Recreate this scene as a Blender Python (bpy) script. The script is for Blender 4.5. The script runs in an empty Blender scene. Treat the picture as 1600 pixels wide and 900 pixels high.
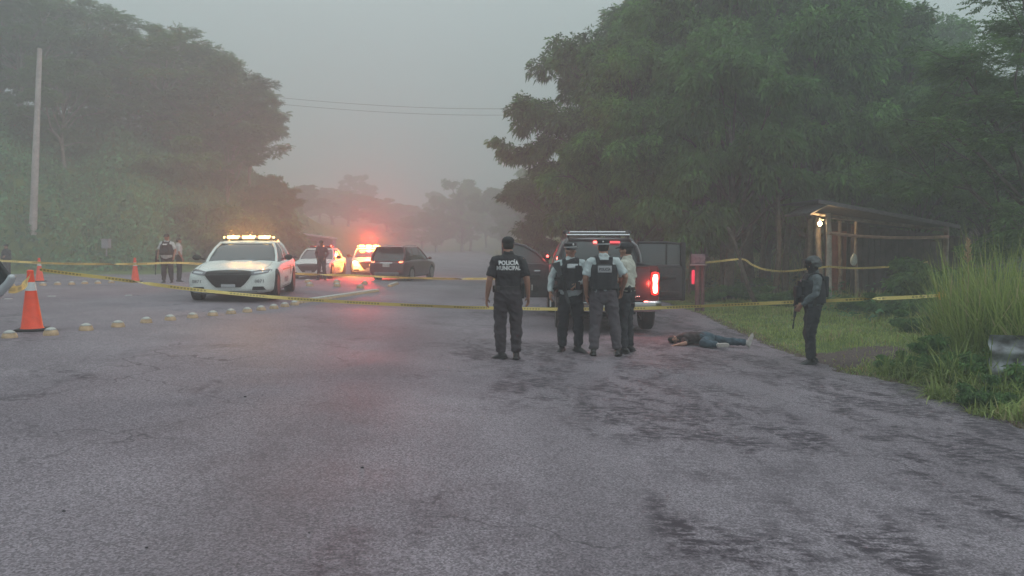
import bpy, bmesh, math, random
import numpy as np
from mathutils import Vector, Matrix, noise
from mathutils.bvhtree import BVHTree

R = math.radians
V = Vector
scene = bpy.context.scene
col = scene.collection

# ------------------------------------------------------------------ camera
F = 1250.0                      # focal length in pixels of the 1600 px wide photograph
CAMZ = 1.72
PITCH = math.atan(72 / F)
cam_data = bpy.data.cameras.new('camera')
cam_data.sensor_width = 36
cam_data.lens = F / 1600 * 36
cam_data.clip_start = 0.05
cam_data.clip_end = 3000
cam = bpy.data.objects.new('camera', cam_data)
cam.location = (0, 0, CAMZ)
cam.rotation_euler = (math.pi / 2 - PITCH, 0, 0)
col.objects.link(cam)
scene.camera = cam

# ------------------------------------------------------------------ world: overcast dawn sky
SKY_STRENGTH = 0.085
SUN_EL, SUN_AZ = R(28), R(115)      # azimuth measured clockwise from +Y
world = bpy.data.worlds.new('World')
scene.world = world
world.use_nodes = True
wn = world.node_tree
wn.nodes.clear()
w_out = wn.nodes.new('ShaderNodeOutputWorld')
w_bg = wn.nodes.new('ShaderNodeBackground')
w_sky = wn.nodes.new('ShaderNodeTexSky')
w_sky.sky_type = 'NISHITA'
w_sky.sun_disc = False
w_sky.sun_elevation = SUN_EL
w_sky.sun_rotation = SUN_AZ
w_sky.air_density = 1.0
w_sky.dust_density = 4.0
w_geo = wn.nodes.new('ShaderNodeTexCoord')
w_sep = wn.nodes.new('ShaderNodeSeparateXYZ')
w_map = wn.nodes.new('ShaderNodeMapRange')       # cloud deck: darker at the horizon, three times as bright overhead
w_map.inputs['From Min'].default_value = -0.02
w_map.inputs['From Max'].default_value = 1.0
w_map.inputs['To Min'].default_value = 2.8
w_map.inputs['To Max'].default_value = 11.5
w_noise = wn.nodes.new('ShaderNodeTexNoise')
w_noise.inputs['Scale'].default_value = 2.2
w_noise.inputs['Detail'].default_value = 4
w_nm = wn.nodes.new('ShaderNodeMapRange')
w_nm.inputs['To Min'].default_value = 0.86
w_nm.inputs['To Max'].default_value = 1.14
w_mul = wn.nodes.new('ShaderNodeMath'); w_mul.operation = 'MULTIPLY'
w_tint = wn.nodes.new('ShaderNodeMix'); w_tint.data_type = 'RGBA'; w_tint.blend_type = 'MULTIPLY'
w_tint.inputs['Factor'].default_value = 1
w_tint.inputs['A'].default_value = (0.85, 1.0, 1.0, 1)
w_mix = wn.nodes.new('ShaderNodeMix'); w_mix.data_type = 'RGBA'
w_mix.inputs['Factor'].default_value = 0.93
wl = wn.links.new
wl(w_geo.outputs['Generated'], w_sep.inputs[0])
wl(w_geo.outputs['Generated'], w_noise.inputs['Vector'])
wl(w_sep.outputs['Z'], w_map.inputs['Value'])
wl(w_noise.outputs['Fac'], w_nm.inputs['Value'])
wl(w_map.outputs[0], w_mul.inputs[0]); wl(w_nm.outputs[0], w_mul.inputs[1])
wl(w_mul.outputs[0], w_tint.inputs['B'])
wl(w_sky.outputs[0], w_mix.inputs['A'])
wl(w_tint.outputs['Result'], w_mix.inputs['B'])
wl(w_mix.outputs['Result'], w_bg.inputs['Color'])
w_bg.inputs['Strength'].default_value = SKY_STRENGTH
wl(w_bg.outputs[0], w_out.inputs['Surface'])

sun_data = bpy.data.lights.new('sun', 'SUN')
sun_data.energy = 0.6
sun_data.angle = R(25)
sun_data.color = (1.0, 0.97, 0.93)
sun = bpy.data.objects.new('sun', sun_data)
sun.rotation_euler = (math.pi / 2 - SUN_EL, 0, math.pi - SUN_AZ)
col.objects.link(sun)

scene.view_settings.view_transform = 'Standard'
scene.view_settings.look = 'None'
scene.view_settings.gamma = 1
scene.view_settings.exposure = 0.62
scene.render.engine = 'CYCLES'
scene.cycles.max_bounces = 6
scene.cycles.diffuse_bounces = 3
scene.cycles.glossy_bounces = 3
scene.cycles.transmission_bounces = 4
scene.cycles.volume_bounces = 1
scene.cycles.use_denoising = True
scene.cycles.caustics_reflective = False
scene.cycles.caustics_refractive = False
scene.cycles.sample_clamp_indirect = 4

HAZE_DENSITY = 0.0092
HAZE_COLOR = (0.78, 0.83, 0.85)

# ------------------------------------------------------------------ helpers
def lerp(a, b, t): return a + (b - a) * t
def sstep(a, b, x):
    t = np.clip((np.asarray(x, float) - a) / (b - a), 0, 1)
    return t * t * (3 - 2 * t)

EDGE_R = [(-20, 6.2), (4, 5.6), (7, 5.35), (8.46, 5.4), (10.0, 5.55), (10.85, 5.5), (11.5, 5.1), (11.9, 4.85), (12.6, 5.0), (14.07, 4.78),
          (18.7, 4.93), (21.4, 5.1), (35, 4.6), (60, 3.0), (100, -1.0), (150, -5.0), (260, -22)]
EDGE_L = [(-20, -60), (30, -60), (38, -50), (42.5, -30), (45, -24), (47.5, -21), (56, -19.2), (66, -18.6), (100, -17.5), (150, -20), (260, -38)]
def xr(y): return np.interp(y, [p[0] for p in EDGE_R], [p[1] for p in EDGE_R])
def xl(y): return np.interp(y, [p[0] for p in EDGE_L], [p[1] for p in EDGE_L])

def G(x, y):
    """height of the road plane: banked curve, falling away beyond 25 m"""
    x = np.asarray(x, float); y = np.asarray(y, float)
    return -0.045 * np.clip(x, -7, 6) - 0.35 * sstep(24, 40, y)

def terrain(x, y):
    x = np.asarray(x, float); y = np.asarray(y, float)
    h = G(x, y)
    dr = x - xr(y)
    dl = np.maximum(xl(y) - x, np.minimum(y - 43.5 - np.clip(-(x + 27) * 0.12, -9, 3), -x - 15 + 30 * sstep(88, 58, y)) * sstep(-18.5, -25, x))
    dl = np.where(y > 30, dl, -5)
    inside = np.minimum(-dr, -dl)
    # kerbless edge: the soil stands a little proud of the worn asphalt
    h = h - 0.07 * sstep(-0.05, 0.35, inside)
    # right verge and bank
    verge = 0.10 * sstep(0, 2.5, dr) + 0.25 * sstep(3, 9, dr)
    bank = sstep(38, 60, y) * np.clip(dr * 0.42, 0, 3.4 + 0.05 * np.clip(dr - 8, 0, 60))
    hillr = 9.5 * sstep(12, 42, x + 0.55 * (np.minimum(y, 60) - 30)) * sstep(30, 62, y)
    h = h + np.where(dr > 0, verge + np.maximum(bank, hillr), 0)
    # left embankment
    cap = np.interp(x, [-90, -40, -30, -24, -20, -17], [15, 11, 9.5, 7, 4.2, 3.4])
    capfar = cap * (1 - 0.6 * sstep(70, 110, y))
    rise = np.where(dl > 0, np.minimum(0.12 * dl + 0.62 * np.maximum(dl - 0.8, 0), capfar + 0.05 * np.maximum(dl, 0)), 0)
    h = h + rise
    # rolling far hills
    h = h + 10 * sstep(150, 330, y) * (0.6 + 0.4 * np.sin(x * 0.013 + 1.0))
    return h

def ray(px, py):
    cx, cy = (px - 800) / F, (450 - py) / F
    d = V((cx, 1.0, cy))
    c, s = math.cos(PITCH), math.sin(PITCH)
    return V((d.x, c * d.y + s * d.z, -s * d.y + c * d.z))

def at(px, py, depth):
    """the place `depth` metres ahead that the photograph shows at pixel (px, py)"""
    d = ray(px, py)
    t = depth / d.y
    return V((d.x * t, depth, CAMZ + d.z * t))

def gp(px, py, fn=G):
    d = ray(px, py)
    lo, hi = 1.0, 1.0
    while hi < 400:
        p = d * hi
        if CAMZ + p.z < float(fn(p.x, p.y)): break
        lo = hi; hi += 0.5
    for _ in range(30):
        m = (lo + hi) / 2; p = d * m
        if CAMZ + p.z < float(fn(p.x, p.y)): hi = m
        else: lo = m
    p = d * hi
    return V((p.x, p.y, float(fn(p.x, p.y))))

def tag(o, label=None, cat=None, group=None, kind=None):
    if label: o['label'] = label
    if cat: o['category'] = cat
    if group: o['group'] = group
    if kind: o['kind'] = kind
    return o

def thing(name, label, cat, loc=(0, 0, 0), rotz=0, group=None):
    o = bpy.data.objects.new(name, None)
    o.empty_display_size = 0.2
    col.objects.link(o)
    o.location = loc
    o.rotation_euler = (0, 0, rotz)
    return tag(o, label, cat, group)

def copy_tree(o, parent=None):
    c = o.copy(); col.objects.link(c); c.parent = parent
    for ch in list(o.children):
        copy_tree(ch, c)
    return c

def apply_mods(me, mods):
    """run a list of (type, settings) modifiers over a mesh and hand back the result"""
    o = bpy.data.objects.new('tmp', me)
    col.objects.link(o)
    for ty, kw in mods:
        m = o.modifiers.new('m', ty)
        for k, v in kw.items(): setattr(m, k, v)
    dg = bpy.context.evaluated_depsgraph_get()
    dg.update()
    out = bpy.data.meshes.new_from_object(o.evaluated_get(dg))
    bpy.data.objects.remove(o)
    return out

class MB:
    """collects simple shapes that end up in ONE mesh"""
    def __init__(s): s.v = []; s.f = []; s.sm = []
    def add(s, vs, fs, smooth=True):
        n = len(s.v)
        s.v += [tuple(v) for v in vs]
        s.f += [tuple(i + n for i in f) for f in fs]
        s.sm += [smooth] * len(fs)
        return s
    def box(s, c, size, bevel=0.0, rot=None, smooth=False):
        bm = bmesh.new()
        bmesh.ops.create_cube(bm, size=1)
        for v in bm.verts: v.co = V((v.co.x * size[0], v.co.y * size[1], v.co.z * size[2]))
        if bevel > 0:
            bmesh.ops.bevel(bm, geom=bm.edges[:], offset=bevel, segments=2, profile=0.6, affect='EDGES')
        M = Matrix.Translation(V(c))
        if rot is not None: M = M @ (rot.to_4x4() if hasattr(rot, 'to_4x4') else rot)
        bm.verts.ensure_lookup_table(); bm.verts.index_update()
        s.add([M @ v.co for v in bm.verts], [[v.index for v in f.verts] for f in bm.faces], smooth)
        bm.free()
        return s
    def sweep(s, pts, rad, side=(1, 0, 0), seg=12, caps='round', power=2.0, smooth=True):
        pts = [V(p) for p in pts]
        rad = [(r, r) if not isinstance(r, (tuple, list)) else r for r in rad]
        n = len(pts)
        tang = []
        for i in range(n):
            a = pts[max(i - 1, 0)]; b = pts[min(i + 1, n - 1)]
            t = (b - a)
            tang.append(t.normalized() if t.length > 1e-9 else V((0, 0, 1)))
        rings = []
        sd = V(side)
        def ring(p, t, r, k=1.0, off=0.0):
            nonlocal sd
            u = sd - t * sd.dot(t)
            if u.length < 1e-4:
                u = V((0, 1, 0)) - t * t.y
                if u.length < 1e-3: u = V((1, 0, 0)) - t * t.x
            u.normalize(); sd = u.copy() if caps != 'fixed' else sd
            w = t.cross(u)
            out = []
            for q in range(seg):
                a = 2 * math.pi * q / seg
                ca, sa = math.cos(a), math.sin(a)
                e = 2.0 / power
                ca = math.copysign(abs(ca) ** e, ca); sa = math.copysign(abs(sa) ** e, sa)
                out.append(p + t * off + u * (ca * r[0] * k) + w * (sa * r[1] * k))
            rings.append(out)
        if caps == 'round':
            r = rad[0]; m = min(r)
            for a in (80, 50, 25):
                ring(pts[0], tang[0], r, math.cos(R(a)), -math.sin(R(a)) * m)
        for p, t, r in zip(pts, tang, rad): ring(p, t, r)
        if caps == 'round':
            r = rad[-1]; m = min(r)
            for a in (25, 50, 80):
                ring(pts[-1], tang[-1], r, math.cos(R(a)), math.sin(R(a)) * m)
        vs = [v for rg in rings for v in rg]
        fs = []
        for i in range(len(rings) - 1):
            for q in range(seg):
                a = i * seg + q; b = i * seg + (q + 1) % seg
                fs.append((a, b, b + seg, a + seg))
        fs.append(tuple(reversed(range(seg))))
        fs.append(tuple(range((len(rings) - 1) * seg, len(rings) * seg)))
        return s.add(vs, fs, smooth)
    def rod(s, a, b, r, seg=10, r2=None, smooth=True):
        return s.sweep([a, b], [r, r2 if r2 is not None else r], seg=seg, caps='flat', smooth=smooth)
    def ell(s, c, r, M=None, seg=14, rings=9):
        vs = []; fs = []
        M = M or Matrix.Identity(3)
        c = V(c)
        vs.append(c + M @ V((0, 0, -r[2])))
        for i in range(1, rings):
            ph = -math.pi / 2 + math.pi * i / rings
            for q in range(seg):
                a = 2 * math.pi * q / seg
                vs.append(c + M @ V((r[0] * math.cos(ph) * math.cos(a), r[1] * math.cos(ph) * math.sin(a), r[2] * math.sin(ph))))
        vs.append(c + M @ V((0, 0, r[2])))
        for q in range(seg): fs.append((0, 1 + (q + 1) % seg, 1 + q))
        for i in range(rings - 2):
            for q in range(seg):
                a = 1 + i * seg + q; b = 1 + i * seg + (q + 1) % seg
                fs.append((a, b, b + seg, a + seg))
        L = len(vs) - 1; k = 1 + (rings - 2) * seg
        for q in range(seg): fs.append((k + q, k + (q + 1) % seg, L))
        return s.add(vs, fs, True)
    def lathe(s, prof, c=(0, 0, 0), seg=24, M=None, smooth=True):
        """profile of (radius, height) about z"""
        M = M or Matrix.Identity(3); c = V(c)
        vs = []; fs = []
        for r, z in prof:
            for q in range(seg):
                a = 2 * math.pi * q / seg
                vs.append(c + M @ V((r * math.cos(a), r * math.sin(a), z)))
        for i in range(len(prof) - 1):
            for q in range(seg):
                a = i * seg + q; b = i * seg + (q + 1) % seg
                fs.append((a, b, b + seg, a + seg))
        fs.append(tuple(reversed(range(seg))))
        fs.append(tuple(range((len(prof) - 1) * seg, len(prof) * seg)))
        return s.add(vs, fs, smooth)
    def prism(s, poly, y0, y1, M=None, smooth=False):
        """polygon in (x, z) pushed from y0 to y1"""
        M = M or Matrix.Identity(4)
        n = len(poly)
        vs = [M @ V((x, y0, z)) for x, z in poly] + [M @ V((x, y1, z)) for x, z in poly]
        fs = [tuple(range(n)), tuple(reversed(range(n, 2 * n)))]
        for i in range(n): fs.append((i, i + n, (i + 1) % n + n, (i + 1) % n))
        return s.add(vs, fs, smooth)
    def mesh(s, name='mesh'):
        me = bpy.data.meshes.new(name)
        me.from_pydata(s.v, [], s.f)
        me.polygons.foreach_set('use_smooth', s.sm)
        bm = bmesh.new(); bm.from_mesh(me)
        bmesh.ops.recalc_face_normals(bm, faces=bm.faces[:])
        bm.to_mesh(me); bm.free()
        return me
    def build(s, name, mat, parent=None, sharp=35, loc=None):
        return link(name, s.mesh(name), mat, parent, sharp, loc)

def link(name, me, mat, parent=None, sharp=35, loc=None):
    me.name = name
    me.materials.clear()
    me.materials.append(mat)
    if sharp:
        me.set_sharp_from_angle(angle=R(sharp))
    o = bpy.data.objects.new(name, me)
    col.objects.link(o)
    if parent: o.parent = parent
    if loc is not None: o.location = loc
    return o

def organic(mb, voxel, smooth=4, fold=0.0, fscale=9.0, seed=0):
    """one continuous skin over the overlapping shapes in mb"""
    me = apply_mods(mb.mesh(), [('REMESH', dict(mode='VOXEL', voxel_size=voxel, adaptivity=0.0)),
                                ('SMOOTH', dict(factor=0.5, iterations=smooth))])
    if fold:
        n = len(me.vertices)
        co = np.empty(n * 3); me.vertices.foreach_get('co', co); co = co.reshape(-1, 3)
        no = np.empty(n * 3); me.vertex_normals.foreach_get('vector', no); no = no.reshape(-1, 3)
        off = V((seed * 3.1, seed * 1.7, seed * 0.9))
        d = np.empty(n)
        for i in range(n):
            p = V(co[i])
            q = V((p.x * fscale, p.y * fscale, p.z * fscale * 1.5 + p.x * fscale * 0.6)) + off
            d[i] = (1 - abs(noise.noise(q)) * 2.2) * 0.7 + noise.noise(q * 2.3) * 0.4
        co += no * (d[:, None] * fold)
        me.vertices.foreach_set('co', co.ravel())
        me.update()
    me.polygons.foreach_set('use_smooth', [True] * len(me.polygons))
    return me

def bvh_of(*meshes):
    vs = []; fs = []
    for me in meshes:
        n = len(vs)
        vs += [v.co.copy() for v in me.vertices]
        fs += [tuple(i + n for i in p.vertices) for p in me.polygons]
    return BVHTree.FromPolygons(vs, fs)

def project(bm, bvh, org, u, v, d, off, step=0.04, thick=0.0):
    """lay a flat 2-D bmesh (x, y) on a surface: seen along d, u and v its axes"""
    org, u, v, d = V(org), V(u).normalized(), V(v).normalized(), V(d).normalized()
    xs = [q.co.x for q in bm.verts]; ys = [q.co.y for q in bm.verts]
    for ax, lo, hi in ((0, min(xs), max(xs)), (1, min(ys), max(ys))):
        t = lo + step
        while t < hi - 1e-4:
            n = V((1, 0, 0)) if ax == 0 else V((0, 1, 0))
            bmesh.ops.bisect_plane(bm, geom=bm.verts[:] + bm.edges[:] + bm.faces[:], plane_co=n * t, plane_no=n)
            t += step
    last = None
    bad = []
    for q in bm.verts:
        p = org + u * q.co.x + v * q.co.y
        hit = bvh.ray_cast(p - d * 6.0, d)
        if hit[0] is None:
            bad.append(q); q.co = p; continue
        q.co = hit[0] - d * off
    if bad: bmesh.ops.delete(bm, geom=bad, context='VERTS')
    if thick and bm.faces:
        r = bmesh.ops.extrude_face_region(bm, geom=bm.faces[:])
        for q in r['geom']:
            if isinstance(q, bmesh.types.BMVert): q.co -= d * thick
    bmesh.ops.recalc_face_normals(bm, faces=bm.faces[:])
    me = bpy.data.meshes.new('patch')
    bm.to_mesh(me); bm.free()
    me.polygons.foreach_set('use_smooth', [True] * len(me.polygons))
    return me

def poly_bm(poly):
    bm = bmesh.new()
    vs = [bm.verts.new((x, y, 0)) for x, y in poly]
    bm.faces.new(vs)
    return bm

def round_poly(w, h, r, n=4, cx=0, cy=0):
    out = []
    for sx, sy, a0 in ((1, 1, 0), (-1, 1, 90), (-1, -1, 180), (1, -1, 270)):
        for k in range(n + 1):
            a = R(a0 + 90 * k / n)
            out.append((cx + sx * (w / 2 - r) + r * math.cos(a), cy + sy * (h / 2 - r) + r * math.sin(a)))
    return out

def text_bm(txt, size, bold=0.0, sx=1.0):
    cu = bpy.data.curves.new('t', 'FONT')
    cu.body = txt; cu.size = size; cu.align_x = 'CENTER'; cu.align_y = 'CENTER'
    cu.offset = bold; cu.resolution_u = 3
    cu.space_character = 1.05
    o = bpy.data.objects.new('t', cu); col.objects.link(o)
    dg = bpy.context.evaluated_depsgraph_get(); dg.update()
    me = bpy.data.meshes.new_from_object(o.evaluated_get(dg))
    bpy.data.objects.remove(o)
    bm = bmesh.new(); bm.from_mesh(me)
    bpy.data.meshes.remove(me)
    for q in bm.verts: q.co = V((q.co.x * sx, q.co.y, 0))
    return bm

# ------------------------------------------------------------------ materials
def mat(name, color, rough=0.6, metal=0.0, var=0.0, vscale=20.0, emis=None, estr=0.0, spec=0.5, bump=0.0, bscale=60.0, coat=0.0, alpha=None, vdark=None, detail=5, coords='Object', trans=0.0):
    m = bpy.data.materials.new(name); m.use_nodes = True
    nt = m.node_tree; b = nt.nodes['Principled BSDF']
    b.inputs['Base Color'].default_value = (*color, 1)
    b.inputs['Roughness'].default_value = rough
    b.inputs['Metallic'].default_value = metal
    b.inputs['Specular IOR Level'].default_value = spec
    b.inputs['Coat Weight'].default_value = coat
    tc = nt.nodes.new('ShaderNodeTexCoord')
    if var > 0:
        nz = nt.nodes.new('ShaderNodeTexNoise'); nz.inputs['Scale'].default_value = vscale; nz.inputs['Detail'].default_value = detail
        nt.links.new(tc.outputs[coords], nz.inputs['Vector'])
        mr = nt.nodes.new('ShaderNodeMapRange'); mr.inputs['From Min'].default_value = 0.3; mr.inputs['From Max'].default_value = 0.7
        nt.links.new(nz.outputs['Fac'], mr.inputs['Value'])
        mx = nt.nodes.new('ShaderNodeMix'); mx.data_type = 'RGBA'
        dk = vdark or tuple(c * (1 - var) for c in color)
        lt = tuple(min(1, c * (1 + var * 0.6)) for c in color)
        mx.inputs['A'].default_value = (*dk, 1); mx.inputs['B'].default_value = (*lt, 1)
        nt.links.new(mr.outputs[0], mx.inputs['Factor'])
        nt.links.new(mx.outputs['Result'], b.inputs['Base Color'])
        rr = nt.nodes.new('ShaderNodeMapRange')
        rr.inputs['To Min'].default_value = min(1, rough * 1.15); rr.inputs['To Max'].default_value = rough * 0.85
        nt.links.new(nz.outputs['Fac'], rr.inputs['Value']); nt.links.new(rr.outputs[0], b.inputs['Roughness'])
    if bump > 0:
        n2 = nt.nodes.new('ShaderNodeTexNoise'); n2.inputs['Scale'].default_value = bscale; n2.inputs['Detail'].default_value = 4
        nt.links.new(tc.outputs[coords], n2.inputs['Vector'])
        bp = nt.nodes.new('ShaderNodeBump'); bp.inputs['Strength'].default_value = bump; bp.inputs['Distance'].default_value = 0.01
        nt.links.new(n2.outputs['Fac'], bp.inputs['Height']); nt.links.new(bp.outputs[0], b.inputs['Normal'])
    if emis:
        b.inputs['Emission Color'].default_value = (*emis, 1)
        b.inputs['Emission Strength'].default_value = estr
    if trans: b.inputs['Transmission Weight'].default_value = trans
    if alpha is not None: b.inputs['Alpha'].default_value = alpha
    return m

def foliage_mat(name, dark, light, trans=0.3, scale=0.6, yellow=None):
    """leaf colour varies leaf by leaf and clump by clump"""
    m = bpy.data.materials.new(name); m.use_nodes = True
    nt = m.node_tree; nt.nodes.clear(); L = nt.links.new
    out = nt.nodes.new('ShaderNodeOutputMaterial')
    tc = nt.nodes.new('ShaderNodeTexCoord')
    nz = nt.nodes.new('ShaderNodeTexNoise'); nz.inputs['Scale'].default_value = scale; nz.inputs['Detail'].default_value = 3
    L(tc.outputs['Object'], nz.inputs['Vector'])
    at_ = nt.nodes.new('ShaderNodeAttribute'); at_.attribute_name = 'leaf'
    oi = nt.nodes.new('ShaderNodeObjectInfo')
    a = nt.nodes.new('ShaderNodeMath'); a.operation = 'MULTIPLY_ADD'
    L(at_.outputs['Fac'], a.inputs[0]); a.inputs[1].default_value = 0.55; L(nz.outputs['Fac'], a.inputs[2])
    b = nt.nodes.new('ShaderNodeMath'); b.operation = 'MULTIPLY_ADD'
    L(oi.outputs['Random'], b.inputs[0]); b.inputs[1].default_value = 0.3; L(a.outputs[0], b.inputs[2])
    mr = nt.nodes.new('ShaderNodeMapRange'); mr.inputs['From Min'].default_value = 0.45; mr.inputs['From Max'].default_value = 1.25
    L(b.outputs[0], mr.inputs['Value'])
    cr = nt.nodes.new('ShaderNodeValToRGB')
    cr.color_ramp.elements[0].color = (*dark, 1); cr.color_ramp.elements[1].color = (*light, 1)
    if yellow:
        e = cr.color_ramp.elements.new(0.93); e.color = (*light, 1)
        cr.color_ramp.elements[-1].color = (*yellow, 1)
    L(mr.outputs[0], cr.inputs['Fac'])
    d = nt.nodes.new('ShaderNodeBsdfPrincipled'); d.inputs['Roughness'].default_value = 0.55; d.inputs['Specular IOR Level'].default_value = 0.25
    t = nt.nodes.new('ShaderNodeBsdfTranslucent')
    L(cr.outputs[0], d.inputs['Base Color']); L(cr.outputs[0], t.inputs['Color'])
    mx = nt.nodes.new('ShaderNodeMixShader'); mx.inputs[0].default_value = trans
    L(d.outputs[0], mx.inputs[1]); L(t.outputs[0], mx.inputs[2]); L(mx.outputs[0], out.inputs['Surface'])
    return m

# ------------------------------------------------------------------ fast meshes of many small faces
def fast_quads(name, verts, nq, leafval=None):
    """verts: (nq*4, 3) array, four per quad"""
    me = bpy.data.meshes.new(name)
    me.vertices.add(nq * 4); me.loops.add(nq * 4); me.polygons.add(nq)
    me.vertices.foreach_set('co', np.asarray(verts, np.float32).ravel())
    me.loops.foreach_set('vertex_index', np.arange(nq * 4, dtype=np.int32))
    me.polygons.foreach_set('loop_start', np.arange(0, nq * 4, 4, dtype=np.int32))
    me.polygons.foreach_set('use_smooth', np.zeros(nq, bool))
    if leafval is not None:
        a = me.attributes.new('leaf', 'FLOAT', 'FACE')
        a.data.foreach_set('value', np.asarray(leafval, np.float32))
    me.update(calc_edges=True)
    return me

def unit(a): return a / np.maximum(np.linalg.norm(a, axis=-1, keepdims=True), 1e-9)

def leaves(rng, P, D, Nrm, ln, wd, droop=0.0):
    """diamond leaves at P pointing along D, facing Nrm"""
    D = unit(D); S = unit(np.cross(D, Nrm)); n = len(P)
    ln = ln[:, None]; wd = wd[:, None]
    tip = P + D * ln; tip[:, 2] -= droop * ln[:, 0]
    mid = P + D * ln * 0.42
    q = np.stack([P, mid + S * wd * 0.5, tip, mid - S * wd * 0.5], 1)
    return q.reshape(-1, 3)

def blades(rng, P, h, w, bend, lean=0.25, jitter=0.3):
    """grass blades rooted at P, each of three quads that arch over; returns quads and a per-quad value"""
    n = len(P)
    az = rng.uniform(0, 2 * np.pi, n)
    hh = h * rng.uniform(1 - jitter * 1.5, 1 + jitter, n)
    bd = np.abs(rng.normal(bend, bend * 0.6 + 0.02, n))
    dirv = np.stack([np.cos(az), np.sin(az), np.zeros(n)], 1)
    sv = np.stack([-np.sin(az + rng.normal(0, .5, n)), np.cos(az), np.zeros(n)], 1); sv = unit(sv)
    ww = w * rng.uniform(0.6, 1.3, n)
    quads = []
    ts = [0, 0.4, 0.75, 1.0]
    pts = []
    for t in ts:
        out = dirv * (hh * (lean * 0.5 * t + bd * t * t))[:, None]
        up = np.zeros((n, 3)); up[:, 2] = hh * (t - bd * 0.75 * t ** 2.6)
        pts.append((P + out + up, ww * (1 - t ** 1.6) + ww * 0.06))
    for i in range(3):
        a, wa = pts[i]; b, wb = pts[i + 1]
        quads.append(np.stack([a - sv * wa[:, None] / 2, a + sv * wa[:, None] / 2, b + sv * wb[:, None] / 2, b - sv * wb[:, None] / 2], 1))
    q = np.concatenate(quads, 0).reshape(-1, 3)
    lv = np.tile(rng.uniform(0, 1, n), 3)
    return q, lv

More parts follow.
